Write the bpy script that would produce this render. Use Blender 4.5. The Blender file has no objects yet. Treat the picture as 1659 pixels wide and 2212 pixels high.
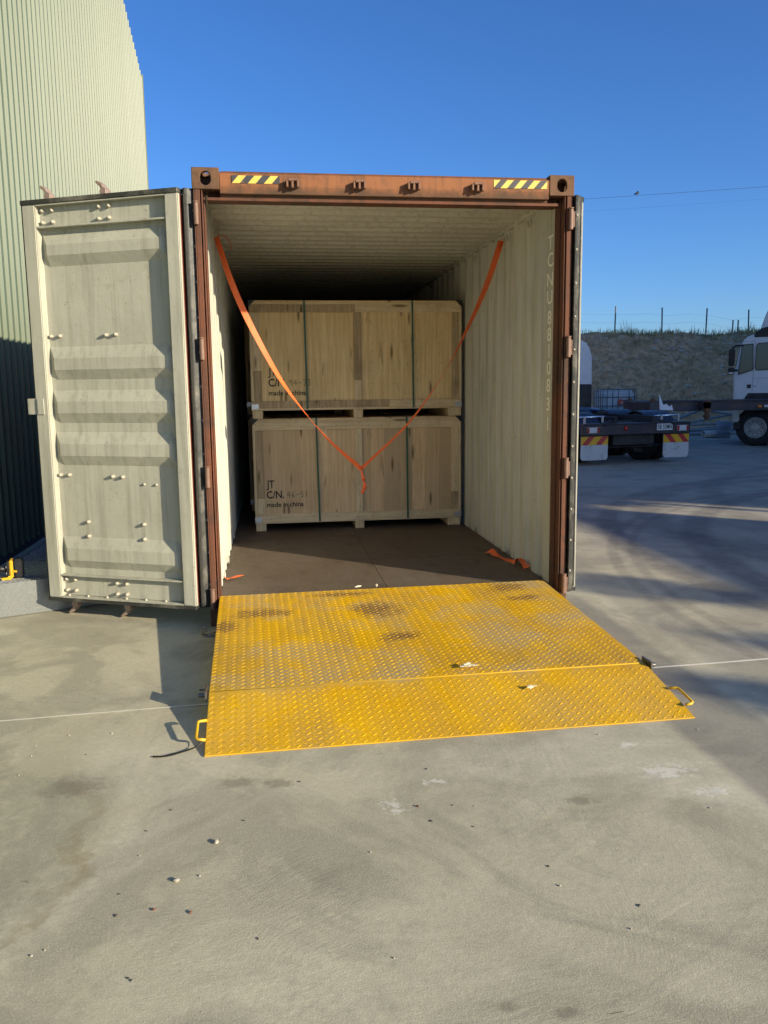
import bpy, bmesh, math, random
from mathutils import Vector, Matrix, noise
random.seed(7)
S = bpy.context.scene
COL = S.collection
R_ = math.radians

# ------------------------------------------------------------------ camera
cam = bpy.data.cameras.new('camera')
cam.sensor_fit = 'HORIZONTAL'; cam.sensor_width = 36.0
cam.lens = 36.0 * 1792.8 / 1659.0
cam.clip_start = 0.05; cam.clip_end = 800
camo = bpy.data.objects.new('camera', cam); COL.objects.link(camo)
yaw, pit, rol = 0.1339, 0.1469, -0.0124
fw = Vector((math.sin(yaw)*math.cos(pit), math.cos(yaw)*math.cos(pit), -math.sin(pit)))
rt = Vector((math.cos(yaw), -math.sin(yaw), 0)); up = rt.cross(fw)
r2 = rt*math.cos(rol) + up*math.sin(rol); u2 = -rt*math.sin(rol) + up*math.cos(rol)
M = Matrix((r2, u2, -fw)).transposed().to_4x4(); M.translation = (0.4321, -5.4242, 1.5392)
camo.matrix_world = M
S.camera = camo

# ------------------------------------------------------------------ sky, sun, exposure
LD = Vector((-1, 0.92, -0.393)).normalized()          # direction the sunlight travels
EL = math.asin(-LD.z); AZ = math.atan2(-LD.x, -LD.y)
W = bpy.data.worlds.new('World'); S.world = W; W.use_nodes = True
wn = W.node_tree
sky = wn.nodes.new('ShaderNodeTexSky'); sky.sky_type = 'NISHITA'; sky.sun_disc = False
sky.sun_elevation = EL; sky.sun_rotation = AZ; sky.air_density = 0.85; sky.dust_density = 0.9; sky.ozone_density = 6.0
hs = wn.nodes.new('ShaderNodeHueSaturation'); hs.inputs['Saturation'].default_value = 1.08; hs.inputs['Hue'].default_value = 0.506
wn.links.new(sky.outputs[0], hs.inputs['Color']); wn.links.new(hs.outputs[0], wn.nodes['Background'].inputs[0])
wn.nodes['Background'].inputs[1].default_value = 0.13
sl = bpy.data.lights.new('sun', 'SUN'); sl.energy = 5.0; sl.angle = R_(0.53); sl.color = (1.0, 0.865, 0.63)
so = bpy.data.objects.new('sun', sl); COL.objects.link(so)
so.rotation_euler = LD.to_track_quat('-Z', 'Y').to_euler(); so.location = (20, -18, 12)
S.view_settings.view_transform = 'Standard'; S.view_settings.look = 'None'
S.view_settings.gamma = 1; S.view_settings.use_curve_mapping = False
S.view_settings.exposure = 0.58
S.render.engine = 'CYCLES'
S.cycles.use_denoising = True
S.cycles.max_bounces = 8; S.cycles.diffuse_bounces = 6; S.cycles.use_adaptive_sampling = True; S.cycles.adaptive_threshold = 0.02; S.cycles.sample_clamp_indirect = 6

# ------------------------------------------------------------------ helpers
class MB:
    def __init__(s): s.v = []; s.f = []; s.m = []
    def add(s, vs, fs, m=0):
        o = len(s.v); s.v += [Vector(p) for p in vs]
        for f in fs: s.f.append([i+o for i in f]); s.m.append(m)
        return s
    def box(s, x0, x1, y0, y1, z0, z1, m=0, T=None):
        vs = [(x, y, z) for z in (z0, z1) for y in (y0, y1) for x in (x0, x1)]
        if T: vs = [T(*p) for p in vs]
        return s.add(vs, [(0,2,3,1),(4,5,7,6),(0,1,5,4),(2,6,7,3),(0,4,6,2),(1,3,7,5)], m)
    def bar(s, a, b, w, h, m=0, upv=(0,0,1)):
        a = Vector(a); b = Vector(b); d = (b-a).normalized(); u = Vector(upv)
        if abs(d.dot(u)) > .98: u = Vector((0, 1, 0))
        r = d.cross(u).normalized(); u = r.cross(d)
        vs = [p + r*sx*w/2 + u*sz*h/2 for p in (a, b) for sx, sz in ((-1,-1),(1,-1),(1,1),(-1,1))]
        return s.add(vs, [(0,3,2,1),(4,5,6,7),(0,1,5,4),(1,2,6,5),(2,3,7,6),(3,0,4,7)], m)
    def tube(s, pts, r, n=8, m=0, closed=False):
        pts = [Vector(p) for p in pts]; N = len(pts); rs = r if isinstance(r, (list, tuple)) else [r]*N
        base = len(s.v); prev = None
        for i, p in enumerate(pts):
            if closed: t = (pts[(i+1) % N]-pts[i-1]).normalized()
            else: t = (pts[min(i+1, N-1)]-pts[max(i-1, 0)]).normalized()
            if prev is None:
                a = Vector((0, 0, 1)) if abs(t.z) < .9 else Vector((1, 0, 0))
                u = t.cross(a).normalized()
            else:
                u = (prev - t*prev.dot(t)).normalized()
            prev = u; w = t.cross(u)
            for k in range(n):
                q = 2*math.pi*k/n
                s.v.append(p + (u*math.cos(q)+w*math.sin(q))*rs[i])
        for i in range(N if closed else N-1):
            j = (i+1) % N
            for k in range(n):
                l = (k+1) % n
                s.f.append([base+i*n+k, base+i*n+l, base+j*n+l, base+j*n+k]); s.m.append(m)
        if not closed:
            s.f.append([base+k for k in range(n)][::-1]); s.m.append(m)
            s.f.append([base+(N-1)*n+k for k in range(n)]); s.m.append(m)
        return s
    def prism(s, poly, w0, w1, mp, m=0):
        n = len(poly)
        vs = [mp(a, b, w0) for a, b in poly] + [mp(a, b, w1) for a, b in poly]
        fs = [list(range(n))[::-1], list(range(n, 2*n))] + [(i, (i+1) % n, n+(i+1) % n, n+i) for i in range(n)]
        return s.add(vs, fs, m)
    def lathe(s, prof, c, axis, n=24, m=0):
        axis = Vector(axis).normalized(); a = Vector((0, 0, 1)) if abs(axis.z) < .9 else Vector((1, 0, 0))
        u = axis.cross(a).normalized(); w = axis.cross(u); c = Vector(c); base = len(s.v); k = len(prof)
        for j in range(n):
            q = 2*math.pi*j/n
            for r, h in prof: s.v.append(c + axis*h + (u*math.cos(q)+w*math.sin(q))*r)
        for j in range(n):
            l = (j+1) % n
            for i in range(k-1):
                s.f.append([base+j*k+i, base+l*k+i, base+l*k+i+1, base+j*k+i+1]); s.m.append(m)
        return s
    def mesh(s, name, mats, bevel=0, smooth=False, seg=1, recalc=True):
        me = bpy.data.meshes.new(name); me.from_pydata([tuple(p) for p in s.v], [], s.f)
        for mt in (mats if isinstance(mats, (list, tuple)) else [mats]): me.materials.append(mt)
        me.polygons.foreach_set('material_index', s.m)
        if recalc or bevel:
            bm = bmesh.new(); bm.from_mesh(me)
            if recalc: bmesh.ops.recalc_face_normals(bm, faces=bm.faces)
            if bevel:
                ed = [e for e in bm.edges if len(e.link_faces) == 2 and e.calc_face_angle(0) > .5]
                bmesh.ops.bevel(bm, geom=ed, offset=bevel, segments=seg, affect='EDGES', clamp_overlap=True)
            bm.to_mesh(me); bm.free()
        if smooth: me.polygons.foreach_set('use_smooth', [True]*len(me.polygons))
        me.update(); return me
    def build(s, name, mats, parent=None, bevel=0, smooth=False, seg=1, recalc=True, noscale=False):
        if parent is not None and not root_of(parent).get('local_', 0):
            L = root_of(parent).location; k = root_of(parent).get('sx_', 1.0) if not noscale else 1.0; s.v = [Vector(((p.x-L.x)*k, p.y-L.y, p.z-L.z)) for p in s.v]
        return obj(name, s.mesh(name, mats, bevel, smooth, seg, recalc), parent)

def root_of(o):
    while o.parent: o = o.parent
    return o
def obj(name, me, parent=None, loc=None, rot=None, scale=None):
    o = bpy.data.objects.new(name, me); COL.objects.link(o)
    if parent is not None: o.parent = parent
    if loc is not None: o.location = loc
    if rot is not None: o.rotation_euler = rot
    if scale is not None: o.scale = scale
    return o
def tag(o, label=None, cat=None, group=None, kind=None):
    if label: o['label'] = label
    if cat: o['category'] = cat
    if group: o['group'] = group
    if kind: o['kind'] = kind
    return o
def thing(name, label, cat, loc=(0, 0, 0), rz=0.0, group=None, local=False):
    o = bpy.data.objects.new(name, None); COL.objects.link(o); o.empty_display_size = .1
    o.location = loc; o.rotation_euler = (0, 0, rz)
    if rz or local: o['local_'] = 1
    return tag(o, label, cat, group)
def copy_tree(o, parent=None):
    c = o.copy(); COL.objects.link(c); c.parent = parent
    for ch in list(o.children): copy_tree(ch, c)
    return c
_tc = {}
def text2d(body, size, sx=1.0, bold=0.0):
    cu = bpy.data.curves.new('t', 'FONT'); cu.body = body; cu.size = size; cu.resolution_u = 4; cu.offset = bold*size
    ob = bpy.data.objects.new('t', cu); COL.objects.link(ob)
    bpy.context.view_layer.update()
    me = bpy.data.meshes.new_from_object(ob.evaluated_get(bpy.context.evaluated_depsgraph_get()))
    vs = [(v.co.x*sx, v.co.y) for v in me.vertices]; fs = [list(p.vertices) for p in me.polygons]
    bpy.data.objects.remove(ob); bpy.data.meshes.remove(me); bpy.data.curves.remove(cu)
    return vs, fs
def put_text(mb, body, size, O, Rv, Uv, sx=1.0, fit=None, m=0, center=False, bold=0.0):
    vs, fs = text2d(body, size, sx, bold); O = Vector(O); Rv = Vector(Rv); Uv = Vector(Uv)
    x0 = min(v[0] for v in vs); x1 = max(v[0] for v in vs)
    k = fit/(x1-x0) if fit else 1.0
    sh = -(x0+x1)/2 if center else -x0
    mb.add([O + Rv*((x+sh)*k) + Uv*y for x, y in vs], fs, m)

# ------------------------------------------------------------------ materials
class NT:
    def __init__(s, name):
        s.mat = bpy.data.materials.new(name); s.mat.use_nodes = True
        s.t = s.mat.node_tree; s.b = s.t.nodes['Principled BSDF']; s._c = None
    def node(s, ty, **kw):
        n = s.t.nodes.new(ty)
        for k, v in kw.items():
            if k.startswith('i_'):
                i = n.inputs[int(k[2:])] if k[2:].isdigit() else n.inputs[k[2:].replace('_', ' ')]
                s.set(i, v)
            else: setattr(n, k, v)
        return n
    def set(s, inp, v):
        if hasattr(v, 'is_linked') or hasattr(v, 'links'): s.t.links.new(v, inp)
        else: inp.default_value = v
    def co(s):
        if s._c is None: s._c = s.node('ShaderNodeTexCoord').outputs['Object']
        return s._c
    def map(s, scale=(1, 1, 1), loc=(0, 0, 0), rot=(0, 0, 0), vec=None):
        n = s.node('ShaderNodeMapping'); s.set(n.inputs[0], vec or s.co())
        n.inputs['Location'].default_value = loc; n.inputs['Rotation'].default_value = rot; n.inputs['Scale'].default_value = scale
        return n.outputs[0]
    def noise(s, scale, detail=4, rough=.55, vec=None, dist=0, col=False):
        n = s.node('ShaderNodeTexNoise'); s.set(n.inputs['Vector'], vec or s.co())
        n.inputs['Scale'].default_value = scale; n.inputs['Detail'].default_value = detail
        n.inputs['Roughness'].default_value = rough; n.inputs['Distortion'].default_value = dist
        return n.outputs['Color' if col else 'Fac']
    def voro(s, scale, vec=None, feat='F1', out='Distance'):
        n = s.node('ShaderNodeTexVoronoi', feature=feat); s.set(n.inputs['Vector'], vec or s.co()); n.inputs['Scale'].default_value = scale
        return n.outputs[out]
    def ramp(s, fac, stops, interp='LINEAR'):
        n = s.node('ShaderNodeValToRGB'); s.set(n.inputs[0], fac); e = n.color_ramp; e.interpolation = interp
        while len(e.elements) < len(stops): e.elements.new(.5)
        for el, (p, c) in zip(e.elements, stops):
            el.position = p; el.color = (c, c, c, 1) if isinstance(c, (int, float)) else (*c, 1)
        return n.outputs[0]
    def mix(s, f, a, b, mode='MIX'):
        n = s.node('ShaderNodeMix', data_type='RGBA', blend_type=mode)
        s.set(n.inputs[0], f)
        for k, v in ((6, a), (7, b)): s.set(n.inputs[k], (*v, 1) if isinstance(v, tuple) and len(v) == 3 else v)
        return n.outputs[2]
    def math(s, op, a, b=0.0, c=None):
        n = s.node('ShaderNodeMath', operation=op); s.set(n.inputs[0], a); s.set(n.inputs[1], b)
        if c is not None: s.set(n.inputs[2], c)
        return n.outputs[0]
    def bump(s, h, strength=.3, dist=.01, prev=None):
        n = s.node('ShaderNodeBump'); s.set(n.inputs['Height'], h); n.inputs['Strength'].default_value = strength; n.inputs['Distance'].default_value = dist
        if prev is not None: s.set(n.inputs['Normal'], prev)
        return n.outputs[0]
    def sep(s, vec=None):
        n = s.node('ShaderNodeSeparateXYZ'); s.set(n.inputs[0], vec or s.co()); return n.outputs
    def rnd(s): return s.node('ShaderNodeObjectInfo').outputs['Random']
    def out(s, col, rough=.6, metal=0.0, normal=None, spec=None):
        s.set(s.b.inputs['Base Color'], (*col, 1) if isinstance(col, tuple) and len(col) == 3 else col)
        s.set(s.b.inputs['Roughness'], rough); s.set(s.b.inputs['Metallic'], metal)
        if normal is not None: s.set(s.b.inputs['Normal'], normal)
        if spec is not None: s.b.inputs['Specular IOR Level'].default_value = spec
        return s.mat

def plain(name, c, rough=.6, metal=0, var=.25, scale=9, bump=.1, bscale=60, dirt=None, dscale=3, dth=(.55, .75), spec=None):
    n = NT(name); f = n.noise(scale, 5)
    a = tuple(x*(1-var) for x in c); b = tuple(min(1, x*(1+var*.7)) for x in c)
    col = n.mix(f, a, b)
    if dirt: col = n.mix(n.ramp(n.noise(dscale, 7, .65), [(dth[0], 0), (dth[1], 1)]), col, dirt)
    rr = n.ramp(n.noise(scale*2, 4), [(.3, max(0, rough-.1)), (.7, min(1, rough+.1))])
    return n.out(col, rr, metal, n.bump(n.noise(bscale, 3), bump, .004) if bump else None, spec)

# concrete yard -----------------------------------------------------
n = NT('concrete'); P = n.co(); X, Y, Z = n.sep()
big = n.noise(.55, 5, .6); mid = n.noise(2.7, 6, .62, dist=.5); fine = n.noise(38, 4, .6); spk = n.noise(190, 2, .5)
c = n.mix(n.ramp(big, [(.3, 0), (.7, 1)]), (.41, .375, .265), (.66, .61, .445))
c = n.mix(n.ramp(mid, [(.36, 0), (.68, .8)]), c, (.56, .52, .375))
c = n.mix(n.math('MULTIPLY', n.ramp(n.noise(1.15, 7, .66, dist=1.2, vec=n.map(loc=(11, 4, 0))), [(.46, 0), (.58, 1)]), .6), c, (.285, .27, .205))
c = n.mix(n.math('MULTIPLY', n.ramp(n.noise(.8, 6, .6, dist=.9, vec=n.map(loc=(2.3, 8.1, 0))), [(.50, 0), (.64, 1)]), .55), c, (.70, .655, .51))
c = n.mix(n.math('MULTIPLY', n.ramp(fine, [(.35, 0), (.75, 1)]), .3), c, (.30, .28, .21))
c = n.mix(n.math('MULTIPLY', n.ramp(spk, [(.52, 0), (.7, 1)]), .4), c, (.74, .69, .54))
c = n.mix(n.math('MULTIPLY', n.ramp(n.noise(150, 2, .5, vec=n.map(loc=(4, 4, 0))), [(.60, 0), (.72, 1)]), .45), c, (.24, .22, .16))
wv = n.node('ShaderNodeVectorMath', operation='MULTIPLY_ADD')
n.set(wv.inputs[0], n.noise(.55, 2, .5, col=True)); wv.inputs[1].default_value = (1.4, 1.4, 0); n.set(wv.inputs[2], P)
warp = wv.outputs[0]
streak = n.noise(1.0, 4, .6, vec=n.map((26, 90, 1), rot=(0, 0, 1.2), vec=warp))
streak2 = n.noise(1.0, 4, .6, vec=n.map((95, 24, 1), rot=(0, 0, -.35), vec=warp))
sw = n.ramp(n.noise(.9, 3), [(.45, 0), (.55, 1)])
stroke = n.mix(sw, streak, streak2)
patchy = n.ramp(n.noise(1.3, 5, .65, vec=n.map(loc=(5, 5, 0))), [(.42, 0), (.6, 1)])
c = n.mix(n.math('MULTIPLY', n.math('MULTIPLY', n.ramp(stroke, [(.54, 0), (.70, 1)]), patchy), .2), c, (.26, .24, .18))
# short dark scratches and pits
pit = n.ramp(n.noise(1.0, 2, .5, vec=n.map((7, 42, 1), rot=(0, 0, 1.35), loc=(3, 1, 0), vec=warp)), [(.755, 0), (.78, 1)])
c = n.mix(n.math('MULTIPLY', pit, .6), c, (.14, .125, .09))
# sweeping trowel arcs
def arcs(cx, cy, sc, dist, ph):
    w_ = n.node('ShaderNodeTexWave', wave_type='RINGS', rings_direction='Z', wave_profile='SIN'); n.set(w_.inputs['Vector'], n.map(loc=(-cx, -cy, 0)))
    w_.inputs['Scale'].default_value = sc; w_.inputs['Distortion'].default_value = dist; w_.inputs['Detail'].default_value = 3; w_.inputs['Detail Scale'].default_value = 1.4; w_.inputs['Phase Offset'].default_value = ph
    return w_.outputs['Fac']
arc = n.math('MULTIPLY', n.ramp(arcs(.9, -2.2, 1.6, 1.6, 0), [(.80, 0), (.95, 1)]), n.ramp(n.noise(1.1, 3, .5, vec=n.map(loc=(1.7, 3.3, 0))), [(.47, 0), (.58, 1)]))
arc2 = n.math('MULTIPLY', n.ramp(arcs(-1.6, -4.4, 1.1, 2.2, 1), [(.84, 0), (.96, 1)]), n.ramp(n.noise(.9, 3, .5, vec=n.map(loc=(7.7, .3, 0))), [(.48, 0), (.6, 1)]))
arcm = n.math('ADD', arc, arc2)
c = n.mix(n.math('MULTIPLY', arcm, .035), c, (.66, .62, .50))
# tyre rubber rings
def ring(cx, cy, r, w, s):
    d = n.math('SQRT', n.math('ADD', n.math('POWER', n.math('SUBTRACT', X, cx), 2.0), n.math('POWER', n.math('SUBTRACT', Y, cy), 2.0)))
    d = n.math('ABSOLUTE', n.math('SUBTRACT', d, r))
    m = n.ramp(n.math('DIVIDE', d, w), [(.45, 1), (1.0, 0)])
    m = n.math('MULTIPLY', m, n.ramp(n.noise(5, 5, .7), [(.3, .35), (.65, 1)]))
    return n.math('MULTIPLY', m, s)
for a in [(10.7, 1.0, 6.95, .17, .6), (10.6, -.1, 6.4, .2, .7), (10.0, -.6, 6.88, .07, .4), (10.0, -.6, 6.7, .06, .35), (9.4, 2.5, 4.7, .22, .5), (13, 7, 9.5, .3, .5), (12, -6, 9.0, .12, .4), (14, 2, 8.2, .25, .45)]:
    c = n.mix(ring(*a), c, (.10, .095, .09))
film_shade = n.ramp(n.math('ADD', n.math('MULTIPLY', X, .1), n.math('MULTIPLY', n.noise(.45, 5, .6), .25)), [(.36, 0), (.62, 1)])
c = n.mix(n.math('MULTIPLY', film_shade, .45), c, (.235, .20, .155))  # traffic film plus yard shade: concrete tinted darker and warmer towards the right
# straight darker wheel band beside the ramp
xb = n.math('ADD', X, n.math('MULTIPLY', n.math('SUBTRACT', n.noise(3, 4), .5), .08))
band = n.math('MULTIPLY', n.ramp(n.math('ABSOLUTE', n.math('SUBTRACT', xb, 2.43)), [(.19, 1), (.25, 0)]), n.ramp(Y, [(.0, 1), (.5, 0)]))
c = n.mix(n.math('MULTIPLY', band, .55), c, (.17, .17, .16))
band2 = n.ramp(n.math('ABSOLUTE', n.math('SUBTRACT', xb, 3.0)), [(.12, 1), (.2, 0)])
c = n.mix(n.math('MULTIPLY', band2, .3), c, (.2, .195, .18))
# damp mottled stain with a brown rim
dd = n.math('SQRT', n.math('ADD', n.math('POWER', n.math('MULTIPLY', n.math('ADD', X, 1.15), .92), 2.0), n.math('POWER', n.math('MULTIPLY', n.math('ADD', Y, 2.7), .9), 2.0)))
dd = n.math('ADD', dd, n.math('MULTIPLY', n.math('SUBTRACT', n.noise(3.2, 4, .6), .5), .45))
stain = n.ramp(dd, [(.80, 1), (.86, 0)])
mott = n.ramp(n.noise(22, 4, .6, dist=1.0), [(.35, 0), (.65, 1)])
c = n.mix(n.math('MULTIPLY', stain, n.math('MULTIPLY', mott, .55)), c, (.30, .30, .215))
rim = n.math('MULTIPLY', n.ramp(dd, [(.79, 0), (.83, 1), (.87, 0)]), n.ramp(Y, [(-.0, 1), (.01, 0)]))
c = n.mix(n.math('MULTIPLY', rim, n.ramp(n.noise(2.1, 3), [(.40, 0), (.6, .6)])), c, (.30, .24, .14))
# scattered dark blotches and white cement/salt marks
c = n.mix(n.math('MULTIPLY', n.ramp(n.noise(1.4, 8, .72, dist=.8), [(.56, 0), (.72, 1)]), .5), c, (.19, .185, .155))
c = n.mix(n.math('MULTIPLY', n.ramp(n.noise(6.5, 7, .7, dist=.6, vec=n.map(loc=(3.1, 7.7, 0))), [(.69, 0), (.76, 1)]), .6), c, (.72, .70, .64))
for (bx, by, rx, ry) in ((1.97, -2.44, .16, .10), (2.06, -2.63, .13, .05), (.84, -2.55, .06, .10), (1.03, -2.38, .07, .04), (1.92, -2.18, .08, .05)):
    d = n.math('SQRT', n.math('ADD', n.math('POWER', n.math('DIVIDE', n.math('SUBTRACT', X, bx), rx), 2.0), n.math('POWER', n.math('DIVIDE', n.math('SUBTRACT', Y, by), ry), 2.0)))
    d = n.math('ADD', d, n.math('MULTIPLY', n.math('SUBTRACT', n.noise(26, 6, .75), .5), 4.5))
    c = n.mix(n.math('MULTIPLY', n.ramp(n.math('MULTIPLY', d, .5), [(.12, 1), (.3, 0)]), .6), c, (.78, .76, .68))
for (bx, by, r_) in ((.97, -3.6, .035), (1.12, -3.64, .045), (.26, -2.27, .09), (.42, -2.3, .07), (-.38, -2.2, .15), (1.55, -2.62, .07)):
    d = n.math('SQRT', n.math('ADD', n.math('POWER', n.math('SUBTRACT', X, bx), 2.0), n.math('POWER', n.math('MULTIPLY', n.math('SUBTRACT', Y, by), 1.6), 2.0)))
    d = n.math('ADD', n.math('DIVIDE', d, r_), n.math('MULTIPLY', n.math('SUBTRACT', n.noise(17, 6, .75), .5), 3.0))
    c = n.mix(n.math('MULTIPLY', n.ramp(n.math('MULTIPLY', d, .5), [(.2, 1), (.5, 0)]), .5), c, (.17, .15, .11))
hb = n.math('ADD', n.math('MULTIPLY', n.math('MULTIPLY', stroke, patchy), .7), n.math('MULTIPLY', fine, .55))
hb = n.math('SUBTRACT', n.math('ADD', hb, n.math('MULTIPLY', arcm, .22)), n.math('MULTIPLY', pit, .6))
nm = n.bump(hb, .32, .005)
nm = n.bump(spk, .22, .0025, nm)
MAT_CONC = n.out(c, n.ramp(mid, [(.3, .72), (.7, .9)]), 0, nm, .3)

def container_paint(name, c1, c2, rust, rth=(.60, .72), grime=(.09, .08, .065), gs=.35):
    n = NT(name); f = n.noise(2.2, 6, .6)
    c = n.mix(f, c1, c2)
    st = n.noise(1.0, 6, .65, vec=n.map((22, 22, 1.1)))
    c = n.mix(n.math('MULTIPLY', n.ramp(st, [(.48, 0), (.75, 1)]), gs), c, grime)
    sp = n.noise(14, 7, .7)
    c = n.mix(n.math('MULTIPLY', n.ramp(n.noise(1.7, 7, .72, dist=.6), [(rth[0], 0), (rth[1], 1)]), n.ramp(sp, [(.35, 0), (.55, 1)])), c, rust)
    c = n.mix(n.math('MULTIPLY', n.ramp(n.noise(55, 3), [(.66, 0), (.72, 1)]), .5), c, rust)
    sc_ = n.noise(1.0, 6, .75, vec=n.map((5, 5, 9), loc=(3, 7, 1)), dist=1.2)
    c = n.mix(n.math('MULTIPLY', n.math('MULTIPLY', n.ramp(sc_, [(.62, 0), (.68, 1)]), n.ramp(n.noise(60, 3, .6), [(.42, 0), (.6, 1)])), .55), c, grime)
    c = n.mix(n.math('MULTIPLY', n.ramp(n.noise(.9, 5, .6, vec=n.map(loc=(6, 2, 3))), [(.45, 0), (.7, 1)]), .22), c, grime)
    nm = n.bump(n.noise(5, 4), .3, .02); nm = n.bump(n.noise(120, 2), .15, .003, nm)
    return n.out(c, n.ramp(f, [(.3, .62), (.7, .82)]), 0, nm, .25)
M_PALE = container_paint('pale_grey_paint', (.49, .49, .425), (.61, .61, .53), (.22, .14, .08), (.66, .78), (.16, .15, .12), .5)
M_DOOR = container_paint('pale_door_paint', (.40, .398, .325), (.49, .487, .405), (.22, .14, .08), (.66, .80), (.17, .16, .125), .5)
M_BROWN = container_paint('brown_container_paint', (.125, .047, .027), (.185, .072, .039), (.07, .042, .03), (.44, .60), (.05, .035, .03), .6)
def sooty(name, *a):
    m_ = container_paint(name, *a); t_ = m_.node_tree; b_ = t_.nodes['Principled BSDF']; src = b_.inputs['Base Color'].links[0].from_socket
    q = NT.__new__(NT); q.mat = m_; q.t = t_; q.b = b_; q._c = None
    z_ = q.sep()[2]; nz = q.math('MULTIPLY', q.math('SUBTRACT', q.noise(9, 6, .7), .5), .16)
    mk = q.ramp(q.math('MULTIPLY', q.math('SUBTRACT', q.math('ADD', z_, nz), 2.70), 4.0), [(.22, 1), (.42, 0)])
    q.set(b_.inputs['Base Color'], q.mix(q.math('MULTIPLY', mk, .75), src, (.075, .05, .035))); return m_
M_HEAD = sooty('faded_orange_paint', (.25, .098, .042), (.30, .125, .055), (.10, .058, .035), (.47, .62), (.07, .05, .035), .6)
M_CAST = container_paint('rusty_casting', (.12, .062, .035), (.19, .10, .055), (.06, .04, .03), (.48, .62), (.03, .025, .02), .4)
M_GASK = plain('black_rubber_gasket', (.035, .036, .033), .45, 0, .4, 12, .2, 80, (.16, .15, .12), 5, (.5, .7))
M_RAIL = plain('hinge_steel', (.20, .115, .08), .55, 0, .3, 20, .3, 80, (.10, .06, .04), 9)
M_BOLT = plain('bolt_head', (.44, .41, .33), .45, .1, .25, 40, .1, 90, (.30, .16, .07), 30, (.55, .7))
M_RED = plain('red_edge_paint', (.16, .035, .022), .5, 0, .2)
M_KEEP = plain('rusty_keeper', (.22, .11, .065), .65, .1, .3, 25, .3, 90, (.09, .05, .035), 14)
M_CAM = plain('weathered_cam_steel', (.36, .27, .22), .55, .2, .3, 25, .3, 90, (.18, .09, .05), 14)

# floor plywood
n = NT('dark_floor_ply'); g = n.noise(1, 6, .65, vec=n.map((60, 3, 1)))
c = n.mix(g, (.085, .060, .038), (.155, .115, .075)); c = n.mix(n.ramp(n.noise(1.7, 6, .65), [(.35, 0), (.7, .8)]), c, (.16, .135, .11))
scr = n.noise(1, 5, .7, vec=n.map((90, 4, 1), rot=(0, 0, .18)))
c = n.mix(n.math('MULTIPLY', n.ramp(scr, [(.60, 0), (.70, 1)]), .55), c, (.27, .225, .165))
c = n.mix(n.math('MULTIPLY', n.ramp(n.noise(5, 7, .72, dist=.5), [(.52, 0), (.68, 1)]), .6), c, (.055, .04, .028))
c = n.mix(n.math('MULTIPLY', n.rnd(), .25), c, (.09, .066, .045))
M_FLOOR = n.out(c, .62, 0, n.bump(g, .35, .004), .35)

# timber
def timber(name, c1, c2, knot, ax=2, strip=0.0, sdark=.55, stain=.3):
    n = NT(name); sc = [42, 42, 42]; sc[ax] = 2.2
    g = n.noise(1, 6, .62, vec=n.map(tuple(sc)), dist=.25)
    c = n.mix(n.ramp(g, [(.38, 0), (.62, 1)]), c1, c2)
    if strip:
        X, Y, Z = n.sep()
        sx = n.math('ADD', n.math('MULTIPLY', X, strip), n.math('MULTIPLY', n.noise(1.6, 2), .35))
        wn_ = n.node('ShaderNodeTexWhiteNoise', noise_dimensions='1D'); n.set(wn_.inputs['W'], n.math('FLOOR', sx))
        c = n.mix(n.math('MULTIPLY', wn_.outputs['Value'], .8), c, tuple(x*sdark for x in c2))
        fr = n.math('FRACT', sx)
        c = n.mix(n.math('MULTIPLY', n.ramp(n.math('ABSOLUTE', n.math('SUBTRACT', fr, .5)), [(.47, 0), (.5, 1)]), .35), c, tuple(x*.4 for x in c1))
    sk = [11, 11, 11]; sk[ax] = 2.0
    kv = n.voro(1.0, n.map(tuple(sk)))
    c = n.mix(n.math('MULTIPLY', n.ramp(kv, [(.09, 1), (.2, 0)]), .85), c, knot)
    ss = [14, 14, 14]; ss[ax] = 1.3
    dark = n.noise(1, 6, .7, vec=n.map(tuple(ss), loc=(4, 2, 9)), dist=.5)
    c = n.mix(n.math('MULTIPLY', n.ramp(dark, [(.62, 0), (.70, 1)]), .5), c, knot)
    c = n.mix(n.math('MULTIPLY', n.ramp(n.noise(3.0, 6, .65), [(.5, 0), (.75, 1)]), stain), c, tuple(x*.5 for x in c1))
    c = n.mix(n.math('MULTIPLY', n.rnd(), .22), c, tuple(x*.62 for x in c1))
    return n.out(c, .72, 0, n.bump(g, .25, .003), .3)
M_PLY_A = timber('pale_plywood', (.76, .54, .25), (.90, .70, .38), (.16, .09, .045), 2, 0)
M_PLY_B = timber('striped_plywood', (.74, .51, .27), (.90, .68, .40), (.13, .07, .04), 2, 7.0)
M_BAT_H = timber('batten_wood', (.70, .54, .31), (.86, .70, .44), (.15, .09, .05), 0, stain=.55)
M_BAT_V = timber('upright_batten_wood', (.70, .54, .31), (.86, .70, .44), (.15, .09, .05), 2, stain=.55)
M_BAT_D = timber('weathered_batten', (.40, .29, .16), (.60, .46, .28), (.08, .05, .03), 2, stain=.8)
M_NAIL = plain('rusty_nail', (.14, .085, .05), .7, .1, .3, bump=0)
M_GSTRAP = plain('green_band', (.025, .11, .055), .4, 0, .2)
M_INK = plain('black_ink', (.018, .012, .01), .7, 0, .2, bump=0)
M_PENCIL = plain('grey_marker', (.10, .075, .055), .8, 0, .3, bump=0)
M_BRK = plain('zinc_bracket', (.62, .64, .66), .35, .85, .2, 30, .2, 60)
M_BLKM = plain('black_metal', (.018, .018, .02), .45, .2, .3, 20)
n = NT('orange_webbing'); wv_ = n.noise(1, 2, .5, vec=n.map((400, 400, 60)))
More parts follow.
